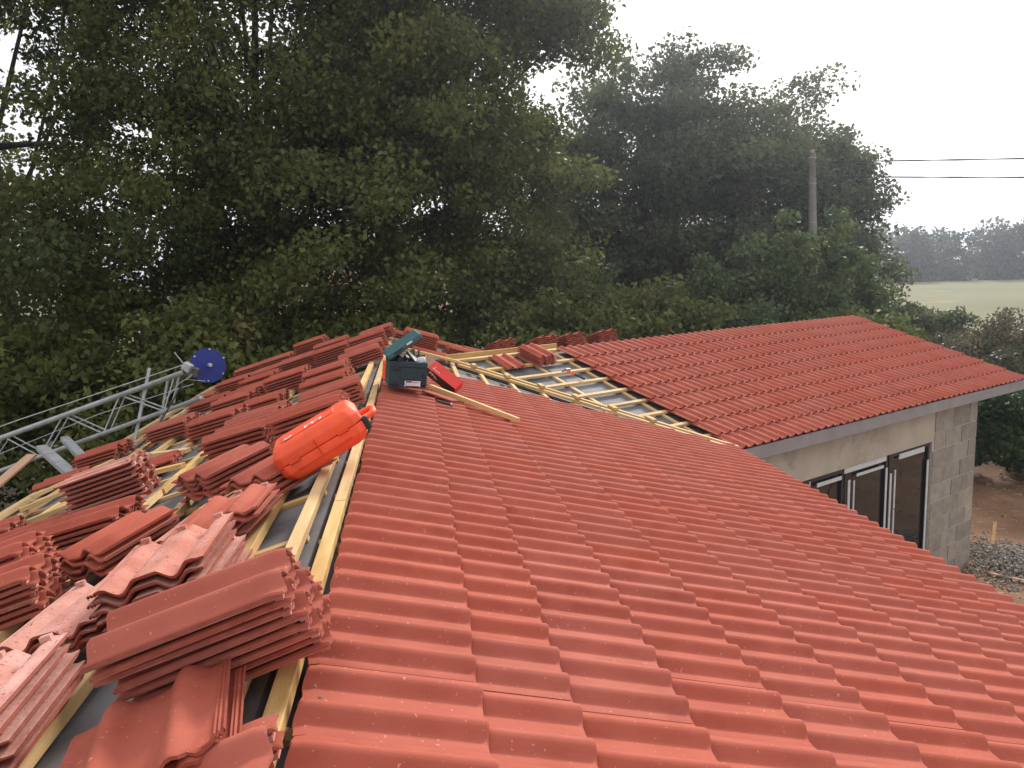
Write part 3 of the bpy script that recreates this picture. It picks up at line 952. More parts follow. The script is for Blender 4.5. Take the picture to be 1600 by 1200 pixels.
# worn white lettering strokes on top
for strokes in (((0.195, 0.105, 0.010, 0.055, 0.0), (0.210, 0.118, 0.032, 0.008, 0.0), (0.230, 0.105, 0.010, 0.055, 0.2), (0.248, 0.122, 0.034, 0.008, 0.1),
                 (0.270, 0.11, 0.009, 0.05, -0.1)), ((0.105, 0.075, 0.030, 0.008, 0.0), (0.095, 0.088, 0.008, 0.028, 0.0), (0.110, 0.100, 0.030, 0.008, 0.0), (0.122, 0.088, 0.008, 0.028, 0.2))):
    mb = MB()
    for (x, y, w, h, r) in strokes:
        mb.box((x, y, CH + 0.0075), (w, h, 0.002), Matrix.Rotation(r, 3, 'Z'))
    part('white_lettering', mb, mat_white, case, mw=mc)

# ------------------------------------------------------------------ teal toolbox with open lid
tb_o = MR.p(0.165, 3.53, 0.062)
tbX = (MR.p(0.47, 3.72, 0) - MR.p(0.165, 3.53, 0)); tbX = (MR.S * 0.95 + MR.T * 0.10).normalized()
tbX = V((tbX.x, tbX.y, tbX.z * 0.35)).normalized()
tbZ = (V((0.03, 0, 1)) - tbX * V((0.03, 0, 1)).dot(tbX)).normalized(); tbY = tbZ.cross(tbX)
tbox = empty('toolbox', tb_o, 'dark teal plastic toolbox with its lid open, standing at the ridge', 'toolbox')
mt = frame_mat(tb_o, tbX, tbY, tbZ)
W_, D_, H_ = 0.288, 0.36, 0.195
mb = MB()
mb.box((W_ / 2, D_ / 2, 0.008), (W_, D_, 0.016), bev=0.004)
mb.box((W_ / 2, 0.008, H_ / 2 + 0.009), (W_, 0.016, H_ - 0.018), bev=0.004)
mb.box((W_ / 2, D_ - 0.008, H_ / 2 + 0.009), (W_, 0.016, H_ - 0.018), bev=0.004)
mb.box((0.008, D_ / 2, H_ / 2 + 0.009), (0.016, D_ - 0.034, H_ - 0.018), bev=0.004)
mb.box((W_ - 0.008, D_ / 2, H_ / 2 + 0.009), (0.016, D_ - 0.034, H_ - 0.018), bev=0.004)
mb.box((W_ / 2, -0.004, H_ - 0.03), (W_ * 0.98, 0.010, 0.014), bev=0.002)
mb.box((W_ / 2, -0.002, 0.11), (0.12, 0.006, 0.09), bev=0.002)
part('body', mb, mat_teal, tbox, mw=mt)
for (x, z, w, h) in ((0.055, H_ - 0.035, 0.035, 0.06), (0.05, 0.03, 0.04, 0.025)):
    mb = MB(); mb.box((x, -0.006, z), (w, 0.012, h), bev=0.003); part('latch', mb, mat_black, tbox, mw=mt)
for z in (0.10, 0.04):
    mb = MB(); mb.box((W_ - 0.022, -0.006, z), (0.03, 0.012, 0.03), bev=0.003); part('latch', mb, mat_black, tbox, mw=mt)
mb = MB(); mb.box((0.18, -0.0075, 0.032), (0.118, 0.003, 0.045)); part('label_sticker', mb, mat_label, tbox, mw=mt)
mb = MB()
mb.box((0.153, -0.010, 0.047), (0.045, 0.002, 0.009)); mb.box((0.18, -0.010, 0.013), (0.105, 0.002, 0.006))
for i in range(5): mb.box((0.186 + i * 0.010, -0.010, 0.044), (0.006, 0.002, 0.004))
for i in range(2): mb.box((0.130 + i * 0.006, -0.010, 0.030), (0.004, 0.002, 0.005))
part('sticker_print', mb, mat_black, tbox, mw=mt)
lm = mt @ Matrix.Translation(V((0.0, 0, H_ - 0.002))) @ Matrix.Rotation(rad(-38), 4, 'Y')
mb = MB(); mb.box((0.155, D_ / 2, 0.026), (0.31, D_, 0.05), bev=0.012); lid = part('lid', mb, mat_teal2, tbox, mw=lm)
mb = MB(); mb.box((0.2, -0.004, 0.03), (0.05, 0.006, 0.012), bev=0.002); part('lid_print', mb, mat_white, lid, mw=lm)
mb = MB(); mb.box((0.1, -0.003, 0.026), (0.08, 0.006, 0.014), bev=0.002); part('lid_catch', mb, mat_black, lid, mw=lm)


def inbox(name, mb, mat, label, cat):
    o = mesh_obj(name, mb.me(name, mat, False), None, mt)
    tag(o, label, cat)
    return o


mb = MB(); mb.box((0.10, 0.12, 0.195), (0.09, 0.14, 0.05), Matrix.Rotation(0.5, 3, 'Y'), bev=0.01); mb.tube([(0.09, 0.08, 0.18), (0.135, 0.05, 0.235)], 0.018, 10)
mb.tube([(0.06, 0.18, 0.20), (0.05, 0.12, 0.25), (0.09, 0.09, 0.25)], 0.008, 6)
inbox('power_drill', mb, mat_black, 'black power tool lying in the open toolbox under the lid', 'power tool')
mb = MB()
for k in range(4):
    mb.tube([(0.15 + 0.012 * k, 0.30, 0.19), (0.155 + 0.013 * k, 0.20, 0.255 - 0.01 * k), (0.165 + 0.018 * k, 0.10, 0.24 - 0.012 * k), (0.20 + 0.012 * k, 0.04, 0.20)], 0.0055, 6)
inbox('cable_bundle', mb, mat_strip, 'pale looped cable sticking out of the toolbox', 'cable')
mb = MB(); mb.box((0.245, 0.08, 0.205), (0.07, 0.09, 0.045), Matrix.Rotation(-0.3, 3, 'Y'), bev=0.012)
inbox('plastic_bag', mb, mat_strip, 'small white packet at the right of the toolbox', 'packet')
mb = MB(); mb.box((0.205, 0.27, 0.24), (0.05, 0.05, 0.05), Matrix.Rotation(0.4, 3, 'Y'), bev=0.004)
inbox('wood_offcut', mb, mat_wood, 'little wooden offcut on the toolbox contents', 'offcut')
mb = MB(); mb.tube([(0.22, 0.16, 0.16), (0.20, 0.22, 0.27)], 0.012, 8); mb.tube([(0.25, 0.2, 0.17), (0.25, 0.28, 0.26)], 0.010, 8)
inbox('screwdriver_pair', mb, mat_darksteel, 'dark tool handles standing in the toolbox', 'hand tool')
# orange box behind left
mb = MB(); mb.box((0, 0, 0.075), (0.05, 0.16, 0.15), bev=0.01); mb.box((0.0, -0.082, 0.10), (0.014, 0.006, 0.05), mi=1)
mo = frame_mat(MR.p(0.135, 3.90, 0.062), tbX, tbY, tbZ)
o = mesh_obj('orange_box', mb.me('orange_box', [mat_orange, mat_black]), None, mo)
tag(o, 'thin orange box squeezed left of the teal toolbox', 'box')
# red cardboard box leaning right of the toolbox
rb_o = MR.p(0.50, 4.22, 0.07)
rX = (MR.S * 0.86 - MR.T * 0.42 - V((0, 0, 0.42))).normalized()
rZ = (V((0.10, -0.55, 0.82)) - rX * V((0.10, -0.55, 0.82)).dot(rX)).normalized(); rY = rZ.cross(rX)
rm = frame_mat(rb_o + V((-0.02, 0.02, 0.11)), rX, rY, rZ)
rbox = empty('cardboard_box', rb_o, 'open red and black cardboard box leaning beside the toolbox', 'box')
mb = MB(); mb.box((0.15, 0.05, 0.045), (0.30, 0.115, 0.004)); mb.box((0.15, 0.105, 0.0), (0.30, 0.004, 0.088))
part('carton', mb, mat_red, rbox, mw=rm)
mb = MB(); mb.box((0.15, -0.0075, 0.0), (0.30, 0.004, 0.088)); mb.box((0.15, 0.05, -0.044), (0.298, 0.108, 0.004))
part('black_side', mb, mat_black, rbox, mw=rm)
mb = MB(); mb.box((0.299, 0.05, 0.0), (0.004, 0.106, 0.082)); part('carton_end', mb, mat_red, rbox, mw=rm)
mb = MB(); mb.box((-0.035, 0.05, 0.058), (0.08, 0.10, 0.003), Matrix.Rotation(0.35, 3, 'Y')); part('flap', mb, mat_card, rbox, mw=rm)
mb = MB()
for i, (x, z, w, h) in enumerate(((0.035, 0.018, 0.008, 0.035), (0.05, 0.02, 0.02, 0.006), (0.062, 0.012, 0.007, 0.028), (0.078, 0.012, 0.02, 0.006), (0.09, 0.005, 0.006, 0.024), (0.105, -0.003, 0.018, 0.006))):
    mb.box((x, -0.0105, z), (w, 0.002, h), Matrix.Rotation(0.3, 3, 'Y'))
mb.box((0.07, 0.02, 0.048), (0.08, 0.005, 0.002)); mb.box((0.045, 0.035, 0.048), (0.004, 0.03, 0.002))
part('carton_print', mb, mat_white, rbox, mw=rm)

# ------------------------------------------------------------------ planks and hand tools
mb = MB(); mb.box((0, 0.46, 0), (0.05, 0.92, 0.035), bev=0.002)
pA, pB = MR.p(0.50, 4.02, 0.075), MR.p(1.12, 3.42, 0.075)
Y = (pB - pA).normalized(); Z = (MR.N - Y * MR.N.dot(Y)).normalized()
o = mesh_obj('wooden_batten', mb.me('wooden_batten', mat_wood), None, frame_mat(pA, Y.cross(Z), Y, Z))
tag(o, 'loose pale batten lying on the tiles right of the toolbox', 'batten')
mb = MB(); mb.box((0, 0.14, 0), (0.12, 0.28, 0.012), bev=0.002)
pA2, pB2 = MR.p(0.46, 3.80, 0.062), MR.p(0.72, 3.62, 0.062)
Y = (pB2 - pA2).normalized(); Z = (MR.N - Y * MR.N.dot(Y)).normalized()
o = mesh_obj('tile_offcut', mb.me('tile_offcut', mat_edge), None, frame_mat(pA2, Y.cross(Z), Y, Z))
tag(o, 'flat dark red tile offcut between the toolbox and loose batten', 'tile offcut')
# hammer on the tiles
mb = MB(); a, b = MR.p(0.535, 3.42, 0.066), MR.p(0.645, 3.385, 0.066)
mb.tube([a, b], [0.010, 0.012], 8)
ham = mesh_obj('hammer', mb.me('handle', mat_cable), None); tag(ham, 'small dark hammer lying on the tiles below the toolbox', 'hammer')
mb = MB(); mb.box((0, 0, 0), (0.022, 0.06, 0.022), Matrix((( (b-a).normalized()), RT, MR.N)).transposed(), bev=0.004)
part('hammer_head', mb, mat_darksteel, ham, mw=Matrix.Translation(b))
# orange hammer on the wing battens
a, b = WF.p(0.97, -0.36, -0.05), WF.p(0.66, -0.40, -0.050)
mid = a.lerp(b, 0.5)
mb = MB(); mb.tube([a, mid], 0.014, 8)
ham = mesh_obj('claw_hammer', mb.me('handle', mat_cable), None); tag(ham, 'claw hammer with orange shaft resting on the wing battens', 'hammer')
mb = MB(); mb.tube([mid, b], 0.013, 8); part('shaft', mb, mat_orange, ham)
mb = MB(); mb.tube([b - R2 * 0.07 - V((0, 0, 0.01)), b + V((0, 0, 0.006)), b + R2 * 0.06], [0.008, 0.016, 0.018], 8); part('hammer_head', mb, mat_darksteel, ham)

# ------------------------------------------------------------------ roofing hoist at the left eaves
hoist = empty('roof_hoist', (-7.2, 6.9, 0), 'galvanised lattice ladder hoist with blue top wheel against the left eaves', 'hoist')
upR, upL = V((-3.342, 8.2, 3.973)), V((-4.892, 7.6, 3.461))
loR, loL = V((-3.188, 8.2, 3.705)), V((-4.93, 7.6, 3.142))
du, dl = (upL - upR), (loL - loR)
KU, KL_ = upR + du * 1.9, loR + dl * 1.7
mb = MB(); mb.tube([upR, KU, KU + V((-1.3, -0.5, -2.95))], 0.026, 12); part('upper_chord', mb, mat_steel, hoist, True)
mb = MB(); mb.tube([loR, KL_, KL_ + V((-1.1, -0.45, -2.75))], 0.022, 12); part('lower_chord', mb, mat_steel, hoist, True)
ndiv = 5
for i in range(ndiv):
    fa, fb, fc = i / ndiv * 1.55, (i + 0.55) / ndiv * 1.55, (i + 0.45) / ndiv * 1.55
    a = upR + du * (fa + 0.05); b = loR + dl * (fb + 0.02); c = upR + du * (fa + 0.05 + 1.55 / ndiv)
    for off in (V((0, 0, 0)), V((0.035, 0.06, 0.004))):
        m_ = MB(); m_.tube([a + off, b + off], 0.0075, 6); m_.tube([b + off, c + off], 0.0075, 6)
        part('lattice_brace', m_, mat_steel, hoist)
mb = MB()
for nm, a, b, w in (('post', (-3.653, 8.15, 4.034), (-3.84, 8.0, 3.20), 0.028), ('post', (-3.548, 8.3, 3.879), (-3.66, 8.25, 3.40), 0.022), ('post', (-3.41, 8.25, 3.93), (-3.47, 8.22, 3.66), 0.02)):
    m_ = MB(); m_.beam(a, b, w, w * 0.8, V((0, 1, 0))); part('post', m_, mat_steel, hoist)
for a, b, w in (((-4.448, 7.5, 3.40), (-3.661, 6.6, 3.33), 0.085), ((-4.36, 7.75, 3.43), (-3.60, 6.8, 3.335), 0.07)):
    a, b = V(a), V(b)
    m_ = MB(); m_.beam(a, b, w, 0.012, V((0, 0, 1))); x = (b - a).normalized().cross(V((0, 0, 1))).normalized()
    m_.beam(a + x * w / 2 - V((0, 0, .02)), b + x * w / 2 - V((0, 0, .02)), 0.008, 0.04); m_.beam(a - x * w / 2 - V((0, 0, .02)), b - x * w / 2 - V((0, 0, .02)), 0.008, 0.04)
    part('bracket_arm', m_, mat_steel, hoist)
# top wheel and its mount
dc = V((-3.15, 8.40, 4.02))
axis = V((0.55, -1.0, 0.12)).normalized()
mb = MB(); mb.disc(dc, axis, 0.19, 0.012, 11, wob=lambda a: 1.0 - 0.10 * max(0, math.cos(1.0 * a + 2.6))); wheel = part('wheel_plate', mb, mat_blue, hoist)
mb = MB()
for k in range(6):
    an = k * math.pi / 3 + 0.4
    ref = axis.cross(V((0, 0, 1))).normalized(); r2_ = axis.cross(ref)
    mb.disc(dc - axis * -0.012 + (ref * math.cos(an) + r2_ * math.sin(an)) * 0.165, axis, 0.010, 0.012, 8)
part('rivet', mb, mat_steel, wheel)
mb = MB(); mb.tube([dc + axis * 0.02, dc + axis * 0.12], 0.020, 10); part('axle', mb, mat_steel, hoist)
mb = MB(); mb.box(upR + V((0.07, -0.05, 0.06)), (0.085, 0.08, 0.085), Matrix.Rotation(0.6, 3, 'Y'), bev=0.006); part('mount_box', mb, mat_steel, hoist)
mb = MB(); mb.box(upR + V((0.10, 0.03, 0.0)), (0.10, 0.06, 0.10), Matrix.Rotation(0.3, 3, 'Y'), bev=0.01); part('wheel_bracket', mb, mat_darksteel, hoist)
mb = MB(); mb.tube([upR + V((0.03, -0.05, 0.10)), upR + V((-0.05, -0.05, 0.215))], 0.005, 6); part('locking_pin', mb, mat_steel, hoist)
mb = MB(); mb.disc(loR + V((0.01, 0.0, 0.0)), (dl).normalized(), 0.027, 0.03, 14); part('tube_end', mb, mat_steel, hoist)
mb = MB()
mb.tube([upR + V((0.05, -0.03, 0.09)), upR + du * 0.9 + V((0, -0.02, 0.11)), KU + V((0, -0.02, 0.10))], 0.0055, 6)
mb.tube([upR + V((0.1, 0.0, -0.12)), (upR + du * 0.5).lerp(loR + dl * 0.5, 0.35), (upR + du * 1.5).lerp(loR + dl * 1.5, 0.60)], 0.004, 6)
part('haul_rope', mb, mat_steel, hoist)
mb = MB(); mb.tube([upR + V((0.12, 0.02, -0.02)), loR + V((-0.20, 0, 0.16)), loR + V((-0.35, -0.02, 0.0))], 0.008, 6); mb.tube([dc + V((-0.02, -0.02, -0.17)), loR + V((-0.12, -0.02, 0.20)), upR + V((0.10, -0.02, -0.02))], 0.006, 6)
part('wheel_stay', mb, mat_steel, hoist)

mb = MB(); mb.box((0, 0.55, 0), (0.085, 1.1, 0.022), bev=0.002)
pA, pB = V((-4.30, 6.10, 3.16)), V((-4.487, 7.4, 3.335))
Y = (pB - pA).normalized(); Z = V((0.1, -0.2, 1)); Z = (Z - Y * Z.dot(Y)).normalized()
o = mesh_obj('wooden_board', mb.me('wooden_board', mat_oldwood), None, frame_mat(pB - Y * 1.1, Y.cross(Z), Y, Z))
tag(o, 'pinkish board propped from the left eaves up to the hoist', 'board')
# black cable from the hoist over the battens
pts = [ML.p(1.9, 0.2, 0.02), ML.p(1.86, 1.2, 0.03), ML.p(1.80, 1.75, 0.03), ML.p(1.72, 2.3, 0.035), ML.p(1.77, 3.1, 0.03), ML.p(1.98, 3.9, 0.05), V((-3.564, 7.4, 3.33)), V((-3.50, 7.75, 3.45)), V((-3.445, 8.0, 3.629)), V((-3.30, 8.12, 3.90))]
dense = []
for i in range(len(pts) - 1):
    p0, p1, p2, p3 = pts[max(i - 1, 0)], pts[i], pts[i + 1], pts[min(i + 2, len(pts) - 1)]
    for k in range(6):
        t = k / 6
        dense.append(0.5 * ((2 * p1) + (-p0 + p2) * t + (2 * p0 - 5 * p1 + 4 * p2 - p3) * t * t + (-p0 + 3 * p1 - 3 * p2 + p3) * t ** 3))
dense.append(pts[-1])
mb = MB(); mb.tube(dense, 0.008, 7)
o = mesh_obj('power_cable', mb.me('power_cable', mat_cable, True), None); tag(o, 'black cable running over the left battens to the hoist', 'cable')
mb = MB(); mb.tube([ML.p(1.62, 2.05, 0.03), ML.p(1.70, 2.02, 0.03)], 0.02, 12)
o = mesh_obj('short_pipe', mb.me('short_pipe', mat_black, True), None); tag(o, 'short black pipe end on battens left of the pale-backed stack', 'pipe')
# torn dark scrap of felt between stacks
# loose battens lying on the left slope
for i, (s0, t0, s1, t1) in enumerate(((2.35, 2.4, 1.62, 2.75), (2.45, 3.2, 1.75, 3.75), (1.62, 1.85, 2.2, 1.70), (2.6, 3.7, 2.2, 4.3), (1.15, 2.7, 1.62, 2.95), (1.30, 3.35, 1.75, 3.85))):
    a, b = ML.p(s0, t0, 0.018), ML.p(s1, t1, 0.018)
    Y = (b - a).normalized(); Z = (ML.N - Y * ML.N.dot(Y)).normalized()
    mb = MB(); mb.box((0, (b - a).length / 2, 0), (0.045, (b - a).length, 0.03), bev=0.002)
    o = mesh_obj('wooden_batten', mb.me('loose_batten', mat_wood), None, frame_mat(a, Y.cross(Z), Y, Z))
    tag(o, ['short loose batten slanting nearest the left eaves', 'loose batten beside the hoist cable', 'short loose batten by the black pipe end',
            'loose batten near the steel brackets', 'loose batten behind the pale-backed stack', 'loose batten left of the seven-tile stack'][i], 'batten', 'loose battens on the left slope')

# ------------------------------------------------------------------ pole and wires
pole = empty('utility_pole', (9.25, 24.0, 0), 'tall grey concrete utility pole in front of the trees', 'utility pole')
mb = MB(); mb.tube([(9.12, 24.0, 0), (8.93, 24.0, 4.0), (8.80, 24.0, 7.92)], [0.15, 0.125, 0.098], 12); part('shaft', mb, mat_concrete_pole, pole, True)
for z in (7.78, 7.05, 5.95):
    x = 8.80 + (7.92 - z) * 0.033
    mb = MB(); mb.disc((x, 24.0, z), (0, 0, 1), 0.112, 0.02, 16); part('steel_band', mb, mat_steel, pole)
mb = MB(); mb.tube([(8.80, 24, 7.92), (8.80, 24, 8.0)], 0.06, 10); part('cap', mb, mat_concrete_pole, pole)


def wire(a, b, sag, label, r=0.011, tw=True):
    a, b = V(a), V(b); mb = MB()
    n = 40
    for s_ in ((1, -1) if tw else (0,)):
        pp = []
        for i in range(n + 1):
            t = i / n
            p = a.lerp(b, t); p.z -= sag * 4 * t * (1 - t)
            p += V((0, math.cos(i * 1.9), math.sin(i * 1.9))) * (0.012 * s_)
            pp.append(p)
        mb.tube(pp, r, 5)
    o = mesh_obj('overhead_wire', mb.me('overhead_wire', mat_cable, True)); tag(o, label, 'wire', 'overhead wires on the pole')


wire((8.85, 23.9, 7.66), (48, 22.5, 8.9), 0.55, 'upper twisted wire running right from the utility pole')
wire((8.85, 23.9, 7.25), (48, 22.5, 7.45), 0.47, 'lower twisted wire running right from the utility pole')
wire((8.80, 24.1, 7.42), (-6, 45, 7.6), 2.4, 'dark wire running left from the pole into the trees', 0.012, False)

# ------------------------------------------------------------------ foliage


def leaves_mesh(name, centers, radii, per, size, mat, seed, tint_c=None, flat=1.0, tint_spread=0.07):
    """per leaves around each clump centre: small pointed quads"""
    g = np.random.default_rng(seed)
    C = np.repeat(np.asarray(centers, float), per, 0)
    Rr = np.repeat(np.asarray(radii, float), per, 0)
    n = len(C)
    d = g.normal(size=(n, 3)); d /= np.linalg.norm(d, axis=1)[:, None]
    rr = g.random(n) ** 0.45
    P = C + d * (rr[:, None]) * Rr * np.array([1, 1, flat])
    nr = g.normal(size=(n, 3)) + np.array([0, -0.15, 0.35]); nr /= np.linalg.norm(nr, axis=1)[:, None]
    a = np.cross(nr, g.normal(size=(n, 3))); a /= np.linalg.norm(a, axis=1)[:, None]
    b = np.cross(nr, a)
    s = size * (0.6 + 0.8 * g.random(n))[:, None]
    w = 0.33
    v0 = P - a * s * 0.5; v2 = P + a * s * 0.5
    v1 = P + b * s * w + nr * s * 0.08 + a * s * 0.08; v3 = P - b * s * w + nr * s * 0.08 + a * s * 0.08
    verts = np.stack([v0, v1, v2, v3], 1).reshape(-1, 3)
    me = bpy.data.meshes.new(name)
    me.vertices.add(n * 4); me.vertices.foreach_set('co', verts.astype(np.float32).ravel())
    me.loops.add(n * 4); me.loops.foreach_set('vertex_index', np.arange(n * 4, dtype=np.int32))
    me.polygons.add(n); me.polygons.foreach_set('loop_start', np.arange(0, n * 4, 4, dtype=np.int32))
    me.polygons.foreach_set('loop_total', np.full(n, 4, dtype=np.int32))
    if tint_c is None:
        tint_c = g.random(len(centers))
    tc = np.repeat(tint_c, per) + g.normal(size=n) * tint_spread
    at = me.attributes.new('tint', 'FLOAT', 'FACE'); at.data.foreach_set('value', np.clip(tc, 0, 1).astype(np.float32))
    me.materials.append(mat)
    me.update(calc_edges=True); me.validate()
    return me


def limbs_mesh(name, base, targets, r0, seed, trunk_top=0.45, lean=(0, 0)):
    g = random.Random(seed)
    mb = MB()
    bx, by, bz, top = base
    pts = []
    k = 6
    for i in range(k + 1):
        f = i / k
        pts.append(V((bx + lean[0] * f + g.uniform(-.08, .08) * (i > 0), by + lean[1] * f + g.uniform(-.08, .08) * (i > 0), bz + (top - bz) * f)))
    mb.tube(pts, [r0 * (1 - 0.75 * i / k) for i in range(k + 1)], 9)
    for tg in targets:
        tg = V(tg)
        f = g.uniform(trunk_top, 0.95)
        i = min(int(f * k), k - 1); s = pts[i].lerp(pts[i + 1], f * k - i)
        if tg.z < s.z - 1: s = pts[max(1, i - 2)]
        m1 = s.lerp(tg, 0.4) + V((g.uniform(-.3, .3), g.uniform(-.3, .3), g.uniform(0.0, .5)))
        m2 = s.lerp(tg, 0.75) + V((g.uniform(-.25, .25), g.uniform(-.25, .25), g.uniform(0, .3)))
        r = r0 * g.uniform(0.16, 0.34)
        mb.tube([s, m1, m2, tg], [r, r * 0.62, r * 0.35, r * 0.12], 6, cap=False)
    return mb


def tree(name, label, cat, x, y, top, blobs, nclump, per, size, mat, seed, group=None, r0=0.3, cl_r=(0.45, 0.85), nlimb=26, bough=0.0, base_z=0.0, tint_bias=0.0):
    """blobs: list of (cx,cy,cz,rx,ry,rz); clumps fill their shells unevenly"""
    g = np.random.default_rng(seed)
    root = empty(name, (x, y, base_z), label, cat, group)
    cs, rs_, tns = [], [], []
    vol = np.array([b[3] * b[4] * b[5] for b in blobs]) ** (2 / 3); vol /= vol.sum()
    for b, f in zip(blobs, vol):
        m = max(3, int(nclump * f))
        d = g.normal(size=(m, 3)); d /= np.linalg.norm(d, axis=1)[:, None]
        r = 0.45 + 0.58 * g.random(m) ** 0.7
        p = np.array(b[:3]) + d * r[:, None] * np.array(b[3:6])
        tn = g.normal(size=m) * 0.2
        if bough:
            k = max(2, m // 11)
            d = g.normal(size=(k, 3)); d /= np.linalg.norm(d, axis=1)[:, None]
            q = np.array(b[:3]) + d * (0.62 + 0.38 * g.random(k))[:, None] * np.array(b[3:6])
            bt = g.normal(size=k) * 0.22
            idx = g.integers(0, k, m)
            near = g.random(m) < 0.72
            p2 = q[idx] + g.normal(size=(m, 3)) * np.array([0.8, 0.8, 0.45]) * bough
            p = np.where(near[:, None], p2, p); tn = np.where(near, bt[idx] + g.normal(size=m) * 0.08, tn - 0.12)
        cs.append(p); rs_.append(g.uniform(cl_r[0], cl_r[1], m)); tns.append(tn)
    cs = np.concatenate(cs); rad_ = np.concatenate(rs_); tn = np.concatenate(tns)
    keep = cs[:, 2] > base_z + 0.15
    cs, rad_, tn = cs[keep], rad_[keep], tn[keep]
    R3 = np.stack([rad_ * 1.15, rad_ * 1.15, rad_ * 0.75], 1)
    tint = np.clip(0.36 + tn + tint_bias, 0, 1)
    me = leaves_mesh(name + '_crown', cs, R3, per, size, mat, seed + 1, tint)
    mesh_obj('crown', me, root)
    tg = cs[g.choice(len(cs), min(nlimb, len(cs)), replace=False)]
    mb = limbs_mesh('trunk', (x, y, base_z, top * 0.62), tg, r0, seed)
    part('trunk', mb, mat_bark, root, True)
    return root


OAK = 'large oak trees behind the roof'
tree('oak_tree', 'broad dark oak filling the upper left corner behind the hoist', 'tree', -12.5, 20.5, 16,
     [(-12.5, 20, 10.5, 5.2, 4.2, 7.2), (-16, 19.5, 6.0, 4, 3.5, 4.5), (-9.8, 18.0, 4.4, 3.0, 2.4, 2.6), (-14.2, 18, 3.2, 4.0, 2.4, 2.2), (-15.0, 18.5, 11.5, 3.2, 3, 4), (-14.6, 20, 14.0, 3.4, 3, 3.2)], 820, 235, 0.125, leaf_oak, 101, OAK, 0.30, (0.45, 0.85), nlimb=46, bough=1.0)
tree('oak_tree', 'tallest central oak with forked trunk above the blue disc', 'tree', -6.2, 21.0, 17,
     [(-6.5, 20.5, 11.5, 4.4, 4.2, 7.0), (-4.6, 19, 6.4, 3.2, 2.8, 3.4), (-8.6, 19.5, 6.2, 3, 3, 4), (-7.0, 19.5, 14.0, 3.5, 3, 4), (-3.0, 20.0, 9.2, 2.2, 2.2, 2.6)], 820, 235, 0.125, leaf_oak, 102, OAK, 0.30, (0.45, 0.85), nlimb=46, bough=1.0)
tree('oak_tree', 'oak reaching highest behind the toolbox, edged by open sky', 'tree', -1.2, 22.0, 17,
     [(-1.7, 22, 12.0, 3.2, 4.0, 7.2), (-1.6, 20.5, 5.8, 3.6, 3.0, 3.6), (0.6, 21.5, 4.9, 2.3, 3, 3.2), (0.5, 22, 12.4, 1.8, 2.4, 2.8), (-0.2, 21.5, 14.5, 2.3, 2.5, 3.2), (-1.4, 20.5, 9.4, 2.3, 2.2, 2.6)], 860, 235, 0.125, leaf_oak, 103, OAK, 0.28, (0.45, 0.85), nlimb=40, tint_bias=0.04, bough=1.0)
TALL = 'tall hazy trees behind the far wing'
tree('tall_tree', 'tall hazy tree with rounded top left of the pole', 'tree', 6.2, 31.0, 12.6,
     [(6.3, 31, 9.0, 2.9, 3.2, 3.6), (5.2, 30, 6.0, 3.9, 3, 3.8), (3.3, 29.5, 5.6, 2.4, 2.6, 4.2), (8.6, 30.5, 8.6, 2.2, 2.4, 2.9), (3.4, 30, 8.4, 1.7, 2.2, 2.6), (6.6, 29.5, 4.2, 3.4, 2.2, 2.6), (5.6, 29.4, 7.8, 2.1, 1.6, 1.9)], 520, 190, 0.165, leaf_far, 104, TALL, 0.24, (0.5, 0.95), nlimb=30, bough=1.0)
tree('tall_tree', 'hazy tree behind the utility pole, its ragged edge against the sky', 'tree', 11.4, 32.0, 11,
     [(11.2, 32, 6.6, 3.0, 3, 3.4), (12.4, 32, 5.6, 1.5, 2.4, 3.2), (11.6, 32, 9.6, 1.5, 1.6, 2.2), (9.8, 31, 4.6, 3, 2.6, 3.4), (12.5, 32, 7.8, 0.8, 1, 0.8), (12.4, 31.5, 3.0, 1.4, 2, 2.4)], 430, 190, 0.165, leaf_far, 105, TALL, 0.22, (0.5, 0.95), nlimb=30, bough=0.9)
YG = 'young conical trees in front of the tall trees'
for i, (x, y, h, r, lab) in enumerate([
        (4.95, 20.5, 5.0, 0.95, 'small light green young tree, leftmost of the conical row'),
        (6.25, 21.5, 5.75, 1.15, 'young conical tree left of the utility pole'),
        (7.30, 21.3, 6.35, 1.20, 'taller young conical tree under the pole top'),
        (8.75, 22.2, 6.5, 1.35, 'widest young conical tree right of the utility pole'),
        (10.2, 23.5, 5.2, 1.3, 'rightmost young tree beside the pole'),
        (5.9, 19.4, 3.9, 0.95, 'lowest young tree just above the wing ridge')]):
    bl = [(x, y, h * f, r * (1.10 - f) * 1.22, r * (1.10 - f) * 1.22, h * 0.15) for f in (0.22, 0.38, 0.54, 0.70, 0.86)]
    tree('young_tree', lab, 'young tree', x, y, h, bl, 120, 110, 0.125, leaf_young, 120 + i, YG, 0.09, (0.28, 0.5), 16)
UG = 'dark undergrowth below the oaks'
for i, (x, y, h, r, lab) in enumerate([
        (-11.2, 14.8, 4.3, 2.8, 'dark bush behind the lower hoist at far left'),
        (-7.2, 15.5, 4.4, 2.5, 'dark bush directly behind the blue disc'),
        (-3.6, 17.2, 4.0, 2.2, 'dark bush behind the tall far tile stacks'),
        (0.2, 18.0, 4.2, 2.3, 'dark brownish bush behind the toolbox'),
        (3.1, 19.5, 4.3, 2.1, 'olive bush left of the light green young tree'),
        (7.8, 19.8, 3.6, 2.0, 'low green bush behind the wing ridge')]):
    bl = [(x, y, h * 0.45, r, r * 0.9, h * 0.5), (x + r * 0.4, y + 0.4, h * 0.7, r * 0.7, r * 0.7, h * 0.3)]
    tree('undergrowth_bush', lab, 'bush', x, y, h, bl, 200, 105, 0.14, leaf_oak, 140 + i, UG, 0.08, (0.35, 0.6), 14, tint_bias=0.05)
